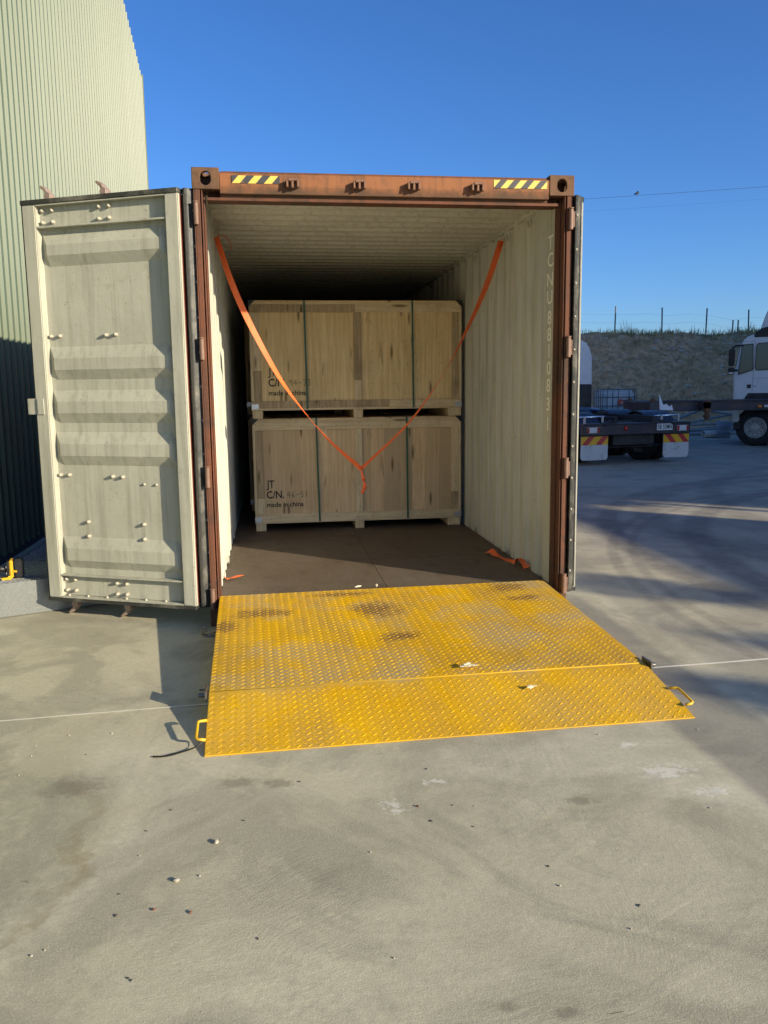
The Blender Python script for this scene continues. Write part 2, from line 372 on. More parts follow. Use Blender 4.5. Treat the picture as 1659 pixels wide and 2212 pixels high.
M_ORANGE = n.out(n.mix(n.math('MULTIPLY', n.ramp(n.noise(9, 6, .7), [(.5, 0), (.7, 1)]), .35), n.mix(wv_, (.80, .12, .022), (.95, .21, .055)), (.45, .10, .04)), .6, 0, n.bump(wv_, .3, .001))

# yellow tread plate
n = NT('worn_yellow_plate'); X, Y, Z = n.sep()
f = n.noise(2.2, 6, .65); c = n.mix(n.ramp(f, [(.3, 0), (.7, 1)]), (.60, .325, .003), (.74, .43, .006))
dirt = n.noise(1, 6, .68, vec=n.map((3.4, 1.1, 1)), dist=.4)
c = n.mix(n.math('MULTIPLY', n.ramp(dirt, [(.42, 0), (.68, 1)]), n.ramp(Y, [(.4, .6), (.6, 1)])), c, (.32, .215, .075))
grey = n.noise(1, 7, .7, vec=n.map((2.0, 1.9, 1), loc=(5.3, 1.2, 0)), dist=.3)
gy = n.math('MULTIPLY', n.ramp(grey, [(.47, 0), (.63, 1)]), n.ramp(Y, [(.45, .3), (.56, 1)]))
c = n.mix(n.math('MULTIPLY', gy, .8), c, (.40, .32, .185))
blot = n.noise(1, 6, .7, vec=n.map((2.6, 2.6, 1), loc=(.4, 1.5, 0)), dist=.6)
for (bx, by, rx, ry) in ((.98, 1.62, .17, .17), (1.93, 1.95, .15, .12), (1.98, 1.70, .14, .06), (.28, 1.66, .2, .10), (.8, 1.97, .22, .05), (.06, 1.45, .08, .12), (1.05, 1.12, .16, .07)):
    d = n.math('SQRT', n.math('ADD', n.math('POWER', n.math('DIVIDE', n.math('SUBTRACT', X, bx), rx), 2.0), n.math('POWER', n.math('DIVIDE', n.math('SUBTRACT', Y, by), ry), 2.0)))
    d = n.math('ADD', d, n.math('MULTIPLY', n.math('SUBTRACT', n.noise(11, 7, .78), .5), 3.0))
    c = n.mix(n.math('MULTIPLY', n.ramp(n.math('MULTIPLY', d, .5), [(.22, 1), (.55, 0)]), .8), c, (.115, .062, .045))
scrp = n.noise(1, 4, .6, vec=n.map((55, 4, 1), loc=(2, 0, 0), rot=(0, 0, .06)))
c = n.mix(n.math('MULTIPLY', n.ramp(scrp, [(.68, 0), (.74, 1)]), .4), c, (.30, .24, .15))
c = n.mix(n.math('MULTIPLY', n.ramp(n.noise(16, 7, .7), [(.62, 0), (.70, 1)]), .5), c, (.13, .075, .04))
nm = n.bump(n.noise(60, 3), .12, .002)
M_YEL = n.out(c, n.ramp(dirt, [(.35, .45), (.7, .68)]), 0, nm, .25)
n = NT('worn_yellow_lug'); X, Y, Z = n.sep()
f = n.noise(2.2, 6, .65); c = n.mix(n.ramp(f, [(.3, 0), (.7, 1)]), (.60, .325, .004), (.76, .45, .008))
wp = n.noise(1, 5, .65, vec=n.map((2.2, .8, 1), loc=(1.2, 3, 0)), dist=.3)
c = n.mix(n.math('MULTIPLY', n.ramp(wp, [(.46, 0), (.62, 1)]), n.ramp(n.noise(40, 2), [(.4, .2), (.6, .9)])), c, (.42, .275, .07))
M_LUG = n.out(c, .5, 0, None, .22)
M_YELP = plain('yellow_paint', (.70, .42, .02), .4, 0, .15, 14, .1, 60, (.25, .15, .05), 18, (.62, .72))
M_STEEL = plain('dark_steel', (.20, .19, .18), .4, .8, .3, 30, .2, 80, (.12, .07, .04), 20)
M_GALV = NT('galvanised_steel'); n = M_GALV
sp = n.voro(110, out='Color'); spg = n.node('ShaderNodeRGBToBW'); n.set(spg.inputs[0], sp)
c = n.mix(spg.outputs[0], (.17, .185, .18), (.23, .245, .24)); c = n.mix(n.ramp(n.noise(1.5, 6, .65), [(.4, 0), (.7, .5)]), c, (.26, .26, .235))
M_GALV = n.out(c, .42, .55, n.bump(n.noise(40, 3), .1, .002))
M_MESH = plain('galvanised_mesh', (.42, .44, .44), .35, .75, .3, 20)

# shed cladding
n = NT('pale_green_cladding'); f = n.noise(1, 4, .6, vec=n.map((1, 1.5, .25)))
c = n.mix(f, (.092, .126, .076), (.120, .158, .100)); c = n.mix(n.math('MULTIPLY', n.rnd(), .35), c, (.082, .11, .066))
M_SHED = n.out(c, .42, 0, n.bump(n.noise(4, 3), .05, .01), .5)
M_SHEDT = plain('green_flashing', (.22, .245, .15), .45, 0, .1)
# truck and yard
M_NAVY = plain('navy_truck_paint', (.022, .026, .042), .38, 0, .3, 6, .05, 40, (.06, .055, .05), 4, (.5, .75))
M_PLUM = plain('dusty_dark_beam_paint', (.055, .05, .062), .5, 0, .3, 5, .1, 40, (.10, .075, .06), 3, (.45, .75))
M_BLK = plain('black_chassis', (.02, .02, .02), .6, 0, .4, 8, .2, 40, (.05, .045, .04), 4, (.45, .7))
M_TYRE = plain('tyre_rubber', (.022, .022, .022), .8, 0, .3, 20, .4, 60, (.05, .045, .04), 8, (.5, .7))
M_CHROME = plain('chrome_tube', (.75, .76, .78), .18, 1, .1)
M_WHITE = plain('white_cab_paint', (.72, .73, .72), .3, 0, .06, 3, .03, 30)
M_FLAP = plain('white_mudflap', (.58, .58, .55), .6, 0, .15, 6, .1, 40, (.30, .28, .25), 5, (.55, .75))
M_REDS = plain('red_reflective', (.50, .03, .035), .35, 0, .1)
M_YELS = plain('yellow_reflective', (.78, .42, .015), .35, 0, .1)
M_LENS_R = plain('red_lens', (.40, .015, .015), .2, 0, .1)
M_LENS_W = plain('clear_lens', (.62, .62, .6), .2, 0, .1)
M_LENS_O = plain('orange_lens', (.75, .22, .02), .25, 0, .1)
M_PLATE = plain('plate_white', (.75, .75, .72), .4, 0, .05)
M_BLACKP = plain('black_print', (.012, .012, .012), .5, 0, .1, bump=0)
M_RIM = plain('steel_rim', (.42, .42, .42), .45, .5, .25, 12, .2, 50, (.12, .10, .08), 9)
n = NT('dark_glass'); M_GLASS = n.out((.03, .045, .05), .04, 0, None, .9)
M_IBC = plain('milky_plastic', (.55, .57, .57), .45, 0, .1)
M_CAGE = plain('ibc_cage_steel', (.16, .19, .22), .4, .6, .2)
M_NAVYL = plain('navy_label', (.02, .03, .07), .5, 0, .1)
M_REDL = plain('red_label', (.55, .09, .05), .5, 0, .1)
M_PIPE = plain('grey_green_pipe', (.26, .31, .31), .5, .2, .2)
M_PVC = plain('white_pvc', (.72, .70, .64), .45, 0, .1)
M_DRUM = plain('blue_grey_drum', (.22, .29, .35), .45, 0, .15)
M_BLUEP = plain('blue_fifth_wheel', (.05, .12, .24), .3, .3, .3)
M_RUST = plain('rusty_iron', (.17, .075, .03), .8, 0, .4, 12, .4, 50, (.07, .04, .025), 6)
M_WCUT = plain('white_scrap', (.75, .76, .78), .5, 0, .1)
n = NT('hill_soil'); f = n.noise(.45, 7, .68); g2 = n.noise(3.2, 8, .75)
c = n.mix(n.ramp(f, [(.35, 0), (.65, 1)]), (.64, .385, .19), (.82, .53, .29)); c = n.mix(n.ramp(g2, [(.42, 0), (.62, .95)]), c, (.38, .235, .115))
X, Y, Z = n.sep()
c = n.mix(n.math('MULTIPLY', n.ramp(n.noise(1.1, 6, .7, vec=n.map(loc=(9, 3, 1))), [(.5, 0), (.66, 1)]), .6), c, (.48, .34, .17))
c = n.mix(n.ramp(n.noise(14, 5, .7), [(.66, 0), (.74, .8)]), c, (.58, .52, .42))
M_SOIL = n.out(c, .95, 0, n.bump(g2, .9, .12), .1)
M_ROCK = plain('pale_rock', (.60, .49, .35), .9, 0, .4, 5)
M_GRASS = NT('dry_grass'); n = M_GRASS; vc = n.noise(1.3, 3)
M_GRASS = n.out(n.mix(n.ramp(vc, [(.4, 0), (.6, 1)]), (.52, .41, .19), (.27, .24, .11)), .8, 0, None, .1)
M_POST = plain('grey_fence_steel', (.12, .13, .14), .5, .4, .2)
M_LEAF = plain('gum_leaf', (.05, .075, .035), .6, 0, .3)
M_BARK = plain('gum_bark', (.28, .23, .18), .85, 0, .3)
M_STONE = plain('stone_chip', (.46, .43, .35), .85, 0, .3, 60)
M_STONED = plain('dark_chip', (.09, .075, .06), .85, 0, .3, 60)
M_STONER = plain('red_chip', (.20, .10, .065), .85, 0, .3, 60)
M_FOAM = plain('cream_chip', (.80, .74, .55), .8, 0, .1, 60)
M_JOINT = plain('pale_joint_sealant', (.82, .80, .72), .8, 0, .2, 30)
M_WALLW = plain('warehouse_cladding', (.42, .43, .42), .6, 0, .1)
M_ROOFW = plain('grey_roof_sheet', (.35, .36, .37), .5, .2, .1)
M_DARKIN = plain('dark_ground', (.08, .08, .085), .9, 0, .3, 4)

# ------------------------------------------------------------------ setting
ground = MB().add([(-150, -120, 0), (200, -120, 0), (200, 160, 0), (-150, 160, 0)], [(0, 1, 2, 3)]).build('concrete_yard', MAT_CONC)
tag(ground, kind='structure')
jt = MB()
def jstrip(a, b, w):
    pts = []
    for i in range(61):
        t = i/60; x = a[0]+(b[0]-a[0])*t; y = a[1]+(b[1]-a[1])*t + .006*noise.noise(Vector((x*3, y0_, 0)))
        pts.append((x, y))
    vs = [(x, y-w*(.5+.2*noise.noise(Vector((x*9, 1, 0)))), .004) for x, y in pts]+[(x, y+w*(.5+.2*noise.noise(Vector((x*9, 5, 0)))), .004) for x, y in pts]
    jt.add(vs, [(i, i+1, 62+i, 61+i) for i in range(60)])
y0_ = 2.0
jstrip((-2.0, -1.52), (2.42, -1.27), .012); jstrip((2.42, -1.27), (9, -.95), .020); jstrip((9, -.95), (24, -.2), .013)
tag(jt.build('slab_joint', M_JOINT), kind='structure')

# hill
def hz(x, y):
    t = max(0, min(1, (y-21.3-1.2*noise.noise(Vector((x*.11, 2, 0))))/6.6))
    s = t*t*(3-2*t)*.55 + t*.45
    h = 3.72*s + .12*math.sin(x*.21)*s + .0*(y)
    h += s*(.20*noise.noise(Vector((x*.5, y*.5, 0))) + .14*noise.noise(Vector((x*1.6, y*1.6, 3)))) + min(1, t*8)*(.09*noise.noise(Vector((x*3.4, y*3.4, 5))) + .05*noise.noise(Vector((x*8, y*8, 7))))
    if y > 29: h -= (y-29)*.02
    return h-.05*(1-min(1, t*6))
hm = MB(); xs = [-70+i*.8 for i in range(0, 80)] + [-6+i*.5 for i in range(0, 30)] + [9+i*.1 for i in range(0, 180)] + [27+i*1.0 for i in range(0, 90)]
ys = [20+i*.12 for i in range(85)] + [30.2+i*1.6 for i in range(28)]
hm.add([(x, y, hz(x, y)) for y in ys for x in xs], [(j*len(xs)+i, j*len(xs)+i+1, (j+1)*len(xs)+i+1, (j+1)*len(xs)+i) for j in range(len(ys)-1) for i in range(len(xs)-1)])
tag(hm.build('earth_embankment', M_SOIL, smooth=True), kind='structure')
rk = MB()
def rockv(mb, c, s, seed, m=0):
    rr = random.Random(seed); vs = []
    for d in ((1,0,0),(-1,0,0),(0,1,0),(0,-1,0),(0,0,1),(0,0,-1)):
        k = s*rr.uniform(.6, 1.2); vs.append((c[0]+d[0]*k+rr.uniform(-.3,.3)*s, c[1]+d[1]*k+rr.uniform(-.3,.3)*s, c[2]+d[2]*k*.7))
    mb.add(vs, [(0,2,4),(2,1,4),(1,3,4),(3,0,4),(2,0,5),(1,2,5),(3,1,5),(0,3,5)], m)
for i in range(2400):
    x = random.uniform(8, 27) if i % 8 else random.uniform(-6, 4); y = random.uniform(20.8, 27.6)
    rockv(rk, (x, y, hz(x, y)), random.choice((.03, .035, .04, .06, .07, .11))*random.uniform(.6, 1.3), i)
tag(rk.build('embankment_stones', M_ROCK), 'pale stones scattered over the brown embankment', 'stones', kind='stuff')
gr = MB()
def blade(x, y, z, h, lean, a, w):
    dx = math.cos(a); dy = math.sin(a)
    gr.add([(x-dy*w, y+dx*w, z-.05), (x+dy*w, y-dx*w, z-.05), (x+dx*lean*.5+dy*w*.6, y+dy*lean*.5-dx*w*.6, z+h*.6), (x+dx*lean, y+dy*lean, z+h)], [(0, 1, 2), (0, 2, 3)])
for i in range(1500):
    x = random.uniform(9, 29) if i % 7 else random.uniform(-8, 4); y = random.gauss(28.0, .8) if i % 4 else random.uniform(24, 28.5)
    hh = random.uniform(.07, .26) * (1 + .9*max(0, noise.noise(Vector((x*.8, 3, 0)))))
    if noise.noise(Vector((x*.55, y*.4, 4))) < random.uniform(-.35, .25): continue
    if y < 26.8: hh *= .45
    elif i % 9 == 0: hh *= 1.7
    for k in range(9):
        blade(x+random.gauss(0, .12), y+random.gauss(0, .12), hz(x, y), hh*random.uniform(.5, 1.25), random.uniform(0, .25)*hh*2, random.uniform(0, 6.3), random.uniform(.006, .016))
for i in range(420):
    x = random.uniform(9, 27); y = random.uniform(21.8, 27)
    if noise.noise(Vector((x*.7, y*.7, 9))) < -.05: continue
    for k in range(8): blade(x+random.gauss(0, .09), y+random.gauss(0, .09), hz(x, y), random.uniform(.05, .16), random.uniform(0, .12), random.uniform(0, 6.3), random.uniform(.01, .02))
tag(gr.build('dry_grass', M_GRASS, recalc=False), 'dry grass and weeds along the top of the embankment', 'grass', kind='stuff')

fe = thing('wire_fence', 'tall wire fence with thin steel posts along the embankment top', 'fence', (18, 30, hz(18, 30)))
pm = MB().tube([(0, 0, -.3), (0, 0, 1.32)], .032, 8)
pm.tube([(0, 0, 1.32), (0, 0, 1.335)], .036, 8)
pme = pm.mesh('post', M_POST, smooth=False)
for x in (2.0, 4.4, 6.8, 9.1, 11.2, 13.3, 15.5, 17.69, 19.75, 21.79, 23.9, 26.1):
    obj('post', pme, fe, (x-18, 0, hz(x, 30)-fe.location.z-.03), (random.uniform(-.02, .02), random.uniform(-.02, .02), 0))
for h in (.28, .62, .98):
    MB().tube([(2+i*1.0, 30, hz(2+i*1.0, 30)+h) for i in range(25)], .0022, 4).build('wire', M_POST, fe)
for x, w in ((23.33, 'left'), (23.61, 'right')):
    o = MB().tube([(x, 34, hz(x, 34)-.2), (x+.02, 34, 4.7)], .035, 8).tube([(x+.02, 34, 4.69), (x+.02, 34, 4.72)], .042, 8).build('short_post', M_POST)
    tag(o, f'{w} one of two short posts standing close together behind the wire fence', 'post', 'short posts behind the fence')

# power lines and bird
for k, (dz, dd, lb) in enumerate(((0, 0, 'upper power line with a bird near it crossing the sky'), (-.55, .6, 'lower thin power line crossing the sky'))):
    pts = [(x, 40+dd, 11.675+(x-17.49)*.0781+dz-.3*math.sin(math.pi*(x+20)/80)+.28) for x in range(-20, 61, 4)]
    tag(MB().tube(pts, .007 if k == 0 else .0025, 5).build('power_line', M_BLKM), lb, 'power line', 'power lines')
bd = MB(); bc = Vector((20.72, 39.8, 11.93))
bd.tube([bc+Vector((-.16, 0, .0)), bc+Vector((-.06, 0, .03)), bc+Vector((.03, 0, .05)), bc+Vector((.09, 0, .09)), bc+Vector((.13, 0, .09)), bc+Vector((.17, 0, .085))], [.012, .045, .055, .04, .03, .004], 8)
bd.add([bc+Vector((-.05, -.02, .04)), bc+Vector((.05, -.02, .05)), bc+Vector((-.04, -.3, .13)), bc+Vector((-.09, -.26, .11))], [(0, 1, 2, 3)])
bd.add([bc+Vector((-.05, .02, .04)), bc+Vector((.05, .02, .05)), bc+Vector((-.04, .3, .13)), bc+Vector((-.09, .26, .11))], [(0, 1, 2, 3)])
tag(bd.build('bird', M_BLKM, smooth=True), 'small dark bird beside the power line in the blue sky', 'bird')

# ------------------------------------------------------------------ green shed
shed = thing('green_shed', 'tall shed clad in pale green ribbed steel behind the left container door', 'building', (-2.05, 3.85, 0))
SH_N, SH_F, RIDGE = -6.0, 13.75, 3.85
def sh_top(y): return 8.10 + .32*(9.9-abs(y-RIDGE))
prof = []
for k in range(3):
    o = k*.1905
    prof += [(o+.0, 0), (o+.052, 0), (o+.060, .005), (o+.070, .005), (o+.078, 0), (o+.138, 0), (o+.152, .032), (o+.180, .032)]
prof += [(.5715-.004, .006), (.5715+.012, .013)]
for i in range(35):
    yb = SH_F - (i+1)*.5715
    m = MB(); k = len(prof)
    vs = []
    for a, d in prof:
        y = yb+a; vs += [(-2.05+d+.0015*(i % 2), y, .06), (-2.05+d+.0015*(i % 2), y, 3.4), (-2.05+d+.0015*(i % 2), y, sh_top(y))]
    m.add(vs, [(3*j+q, 3*j+3+q, 3*j+4+q, 3*j+1+q) for j in range(k-1) for q in (0, 1)])
    m.build('cladding_sheet', M_SHED, shed)
MB().box(-2.08, -2.005, SH_F-.02, SH_F+.05, .05, 8.16).build('corner_flashing', M_SHEDT, shed)
MB().box(-30, -2.06, SH_F-.03, SH_F+.0, 0, 8.05).build('rear_wall', M_SHED, shed)
MB().box(-30, -2.06, SH_N-.25, SH_N-.22, 0, 7.9).build('front_wall', M_SHED, shed)
m = MB()
for a, b in (((SH_F+.1, sh_top(SH_F)-.05), (RIDGE, sh_top(RIDGE)-.03)), ((SH_N-.3, sh_top(SH_N)-.15), (RIDGE, sh_top(RIDGE)-.03))):
    m.add([(-2.07, a[0], a[1]), (-30, a[0], a[1]), (-30, b[0], b[1]), (-2.07, b[0], b[1])], [(0, 1, 2, 3)])
m.build('roof', M_ROOFW, shed)
m = MB(); m.box(-2.12, -2.035, SH_N-.2, SH_F, .0, .07); m.build('base_plinth', M_DARKIN, shed)

# ------------------------------------------------------------------ off-frame warehouse, trees and an added wall that shade the right of the yard
wh = thing('warehouse', 'large grey warehouse to the right of the yard that shades the trucks', 'building', (34, 8, 0))
for ya, yb, h in ((-12.1, 9.0, 9.9), (9.01, 27.5, 8.0)):
    MB().box(24.2, 24.35, ya, yb, 0, h).build('wall', M_WALLW, wh); MB().box(24.36, 44, yb-.15, yb-.01, 0, h-.1).build('wall', M_WALLW, wh); MB().box(24.36, 44, ya, ya+.15, 0, h-.1).build('wall', M_WALLW, wh)
    MB().box(24.1, 44.2, ya-.1, yb, h+.005, h+.07).build('roof', M_ROOFW, wh)
for k, y in enumerate((-6, 2, 10, 18)): MB().box(24.15, 24.2, y, y+4, 0, 4.6).build('roller_door', M_ROOFW, wh)
ss = thing('shade_wall', 'tall grey wall added out of view to shade the yard, nearer than the warehouse', 'wall', (16, -8.5, 0))  # added unseen wall, kept thin, placed to cast the near yard shadow
for k in range(4): MB().box(15.85, 16.05, -10.9+k*1.225, -10.9+(k+1)*1.225-.01, 0, 4.62).build('panel', M_WALLW, ss)
MB().box(15.8, 16.1, -10.95, -5.98, 4.625, 4.70).build('coping', M_ROOFW, ss)
def tree(x, y, h, rad, nl, seed, label, zr=(.35, .8)):
    rr = random.Random(seed)
    t = thing('gum_tree', label, 'tree', (x, y, 0), group='gum trees right of the yard')
    tk = MB(); tk.tube([(x, y, 0), (x+.1, y, h*.3), (x-.1, y+.1, h*.6), (x, y, h*.92)], [.2, .15, .1, .03], 9)
    tips = []
    for i in range(16):
        a = rr.uniform(0, 6.28); z0 = h*rr.uniform(*zr); L = rad*rr.uniform(.6, 1.05)*(1.15-z0/h*.6)
        e = Vector((x+math.cos(a)*L, y+math.sin(a)*L, z0+L*rr.uniform(.3, .8))); e.z = min(e.z, h-.4)
        tk.tube([(x, y, z0), ((x+e.x)/2, (y+e.y)/2, (z0+e.z)/2+.1), e], [.06, .04, .012], 6); tips.append(e)
    tips.append(Vector((x, y, h)))
    tk.build('trunk', M_BARK, t, smooth=True)
    cr = MB()
    for i in range(nl):
        e = tips[-1] - Vector((0, 0, .12)) if i % 6 == 0 else rr.choice(tips); s = rad*.28 if i % 6 else .075
        p = e + Vector((rr.gauss(0, s), rr.gauss(0, s), rr.gauss(0, s*.55))); a = rr.uniform(0, 6.28); b = rr.uniform(-1, 1); l = rr.uniform(.12, .24)
        d = Vector((math.cos(a), math.sin(a), b)).normalized()*l; w = d.cross(Vector((0, 0, 1))).normalized()*l*.35
        cr.add([p-d, p+w, p+d, p-w], [(0, 1, 2, 3)])
    cr.build('crown', M_LEAF, t, recalc=False)
tree(16.3, -5.15, 5.35, .7, 1800, 3, 'gum tree in the gap between the warehouse and the shade wall', (.82, .93))
tree(15.7, -10.95, 4.92, .5, 1200, 4, 'gum tree at the near end of the shade wall')
tree(15.75, -12.35, 4.80, .35, 800, 6, 'middle one of the three gum trees beside the shade wall')
tree(15.8, -13.7, 5.10, .35, 900, 8, 'gum tree farthest from the shade wall')

# ------------------------------------------------------------------ shipping container
H = 2.896; WD = 2.438; LEN = 12.19
con = thing('shipping_container', 'rust brown shipping container standing open with pale grey interior', 'container', (WD/2, 0, 0))
# corner castings
def ring_plate(mb, w, h, hole_w, hole_h, t, mp, n=32, cx=0, cy=0):
    outer = []; inner = []
    for i in range(n):
        a = 2*math.pi*(i+.5)/n; ca, sa = math.cos(a), math.sin(a)
        k = min((w/2)/max(abs(ca), 1e-6), (h/2)/max(abs(sa), 1e-6)); outer.append((ca*k, sa*k))
        r = min(hole_w, hole_h)/2
        if hole_h >= hole_w: px, py = ca*r, sa*r + (hole_h/2-r)*(1 if sa > 0 else -1)
        else: px, py = ca*r + (hole_w/2-r)*(1 if ca > 0 else -1), sa*r
        inner.append((px+cx, py+cy))
    # exact corners
    for cxn, cyn in ((1,1),(-1,1),(-1,-1),(1,-1)):
        j = min(range(n), key=lambda i: (outer[i][0]-cxn*w/2)**2+(outer[i][1]-cyn*h/2)**2); outer[j] = (cxn*w/2, cyn*h/2)
    vs = [mp(a, b, 0) for a, b in outer]+[mp(a, b, 0) for a, b in inner]+[mp(a, b, t) for a, b in outer]+[mp(a, b, t) for a, b in inner]
    fs = []
    for i in range(n):
        j = (i+1) % n
        fs += [(i, j, n+j, n+i), (2*n+i, 3*n+i, 3*n+j, 2*n+j), (i, 2*n+i, 2*n+j, j), (n+i, n+j, 3*n+j, 3*n+i)]
    mb.add(vs, fs)
def casting(x0, sx, y0, z0, zt):
    cw, cd, ch, t = .166, .178, .128, .024
    m = MB(); xc = x0+sx*cw/2
    ring_plate(m, cw, ch, .064, .082, t, lambda a, b, w: (xc+a, y0+w, z0+ch/2+b))
    ring_plate(m, cd-2*t, ch, .082, .064, t, lambda a, b, w: (x0+sx*w, y0+cd/2+a, z0+ch/2+b))
    zz = z0+ch if zt else z0; sg = -1 if zt else 1
    ring_plate(m, cw-t-.001, cd-2*t, .064, .11, t, lambda a, b, w: (xc+sx*t/2+a, y0+cd/2+b, zz+sg*w))
    xi = x0+sx*cw; m.box(min(xi, xi-sx*t), max(xi, xi-sx*t), y0+t, y0+cd-t, z0+(0 if zt else t), z0+ch-(t if zt else 0))
    m.box(min(x0, xi), max(x0, xi), y0+cd-t, y0+cd, z0, z0+ch)
    zb = z0 if zt else z0+ch-t; m.box(min(x0+sx*t, xi-sx*t), max(x0+sx*t, xi-sx*t), y0+t, y0+cd-t, zb, zb+t)
    m.build('corner_casting', M_CAST, con, bevel=.003)
for zt in (0, 1):
    casting(0, 1, 0, (H-.128) if zt else 0, zt); casting(WD, -1, 0, (H-.128) if zt else 0, zt)
    casting(0, 1, LEN-.178, (H-.128) if zt else 0, zt); casting(WD, -1, LEN-.178, (H-.128) if zt else 0, zt)
# rear (door end) corner posts
for s, x0 in ((1, 0), (-1, WD)):
    X_ = lambda a: x0+s*a
    def B(m, a0, a1, y0, y1, z0, z1): m.box(min(X_(a0), X_(a1)), max(X_(a0), X_(a1)), y0, y1, z0, z1)
    m = MB(); B(m, .014, .046, .004, .03, .129, H-.129); B(m, .006, .014, .004, .16, .129, H-.129); B(m, .052, .060, .012, .085, .129, H-.129)
    B(m, .060, .070, .077, .085, .129, H-.129); B(m, .062, .070, .085, .17, .129, H-.129); B(m, .014, .062, .16, .17, .129, H-.129)
    m.build('corner_post', M_BROWN, con, bevel=.003)
    m = MB(); B(m, .0, .14, LEN-.16, LEN, .129, H-.129); m.build('corner_post', M_BROWN, con)
# header
m = MB(); m.prism([(.012, 2.745), (.004, 2.79), (.004, 2.862), (.035, 2.878), (.12, 2.878), (.12, 2.73), (.045, 2.73), (.045, 2.745)], .167, WD-.167, lambda a, b, w: (w, a, b))
hd = m.build('door_header', M_HEAD, con, bevel=.003)
m = MB(); m.box(.088, WD-.088, .046, .16, 2.712, 2.729); m.box(.088, WD-.088, .12, .16, 2.73, 2.80); m.build('header_lip', M_BROWN, hd)
mw = MB()
for i in range(40):
    x = .18+i*.0535; mw.add([(x, .02, 2.879), (x+.0535, .02, 2.879), (x+.0535, .06, 2.884+.004*math.sin(i*1.7)), (x, .06, 2.884+.004*math.sin((i-1)*1.7))], [(0, 1, 2, 3)])
    mw.add([(x, .02, 2.879), (x+.0535, .02, 2.879), (x+.0535, .018, 2.870), (x, .018, 2.870)], [(0, 1, 2, 3)])
mw.build('roof_edge_seam', M_BROWN, hd, recalc=False)
km = MB()   # cam keeper, local
km.box(-.045, .045, -.006, 0, -.028, .028); km.box(-.05, -.034, -.045, -.006, -.03, .024); km.box(.030, .048, -.045, -.006, -.03, .03)
km.prism([(-.034, .01), (-.034, .03), (.030, .036), (.030, .014)], -.05, -.012, lambda a, b, w: (a, w, b)); km.box(-.012, .006, -.05, -.02, -.036, .012)
kme = km.mesh('cam_keeper', M_KEEP, bevel=.003)
for x in (.615, 1.031, 1.376, 1.788): obj('cam_keeper', kme, hd, (x-WD/2, .0035, 2.806), None, (.82, 1, .82))
def hazard(x0, x1, z0, z1, rev, nst):
    b = MB().box(x0, x1, .0005, .0035, z0, z1).build('hazard_sticker', M_YELS if 0 else M_HAZY, hd)
    m = MB(); w = (x1-x0)/nst; h = z1-z0; sl = h*.9
    for i in range(-1, nst+1):
        a = x0+i*w+(0 if rev else w*.5); pts = [(a, z0), (a+w*.5, z0), (a+w*.5+sl, z1), (a+sl, z1)]
        # clip to sticker in x
        def clip(ps, lim, keep):
            o = []
            for j in range(len(ps)):
                p, q = ps[j], ps[(j+1) % len(ps)]
                ip, iq = keep(p[0], lim), keep(q[0], lim)
                if ip: o.append(p)
                if ip != iq: t = (lim-p[0])/(q[0]-p[0]); o.append((lim, p[1]+t*(q[1]-p[1])))
            return o
        pts = clip(pts, x0, lambda v, l: v >= l)
        if len(pts) > 2: pts = clip(pts, x1, lambda v, l: v <= l)
        if len(pts) > 2: m.prism(pts, -.0012, .0004, lambda a_, b_, w_: (a_, w_, b_))
    m.build('black_stripe', M_HAZK, b)
M_HAZY = plain('hazard_yellow', (.76, .52, .10), .5, 0, .15, 20, 0, 60, (.45, .25, .10), 15, (.58, .72))
M_HAZK = plain('hazard_black', (.05, .05, .055), .5, 0, .3, 20, 0, 60, (.2, .12, .07), 15, (.6, .72))
hazard(.243, .537, 2.806, 2.852, False, 3); hazard(1.9, 2.255, 2.808, 2.858, True, 4)
# sill
m = MB(); m.box(.167, WD-.167, .0, .12, .005, .15); sill = m.build('door_sill', M_BROWN, con, bevel=.004)
# rails
for s, x0 in ((1, 0), (-1, WD)):
    m = MB(); m.box(min(x0+s*.004, x0+s*.06), max(x0+s*.004, x0+s*.06), .179, LEN-.18, 2.80, 2.86); m.build('top_side_rail', [M_PALE], con, bevel=.004)
    m = MB(); m.box(min(x0+s*.004, x0+s*.05), max(x0+s*.004, x0+s*.05), .179, LEN-.18, .0, .118); m.build('bottom_side_rail', M_BROWN, con, bevel=.004)
    # corrugated side wall, pale inside and brown outside
    pr = [(.171, .050)]; y = .36
    while y < LEN-.35:
        pr += [(y, .050), (y+.068, .014), (y+.138, .014), (y+.206, .050)]; y += .278
    pr += [(LEN-.17, .050)]
    m = MB(); k = len(pr)
    for off, mi in ((0, 0), (-.003, 1)):
        m.add([(x0+s*(d+off), yy, zz) for yy, d in pr for zz in (.119, 2.805)], [(2*i, 2*i+2, 2*i+3, 2*i+1) for i in range(k-1)], mi)
    wl = m.build('side_wall', [M_PALE, M_BROWN], con, recalc=False)
    # lashing rings
    rm = MB().tube([(0, -.035, 0), (0, -.03, -.03), (0, 0, -.045), (0, .03, -.03), (0, .035, 0)], .006, 6).mesh('lashing_ring', M_PALE, smooth=True)
    for j, yy in enumerate((.75, 1.31, 2.42, 3.53, 4.6)):
        obj('lashing_ring', rm, con, (x0+s*.058-WD/2, yy, .20)); obj('lashing_ring', rm, con, (x0+s*.064-WD/2, yy, 2.76))
    if s < 0:
        m = MB(); zs = 2.576
        for ch, z in zip('TCNU8810831', (2.576, 2.459, 2.327, 2.208, 2.069, 1.954, 1.839, 1.721, 1.60, 1.469, 1.33)):
            put_text(m, ch, .132, (WD-.0515, .300, z-.094), (0, -1, 0), (0, 0, 1), sx=1.35, center=True, bold=.012)
        m.build('container_number', plain('number_paint', (.93, .91, .80), .6, 0, .1, 30, 0, 60, (.5, .48, .40), 40, (.62, .72)), wl, recalc=False)
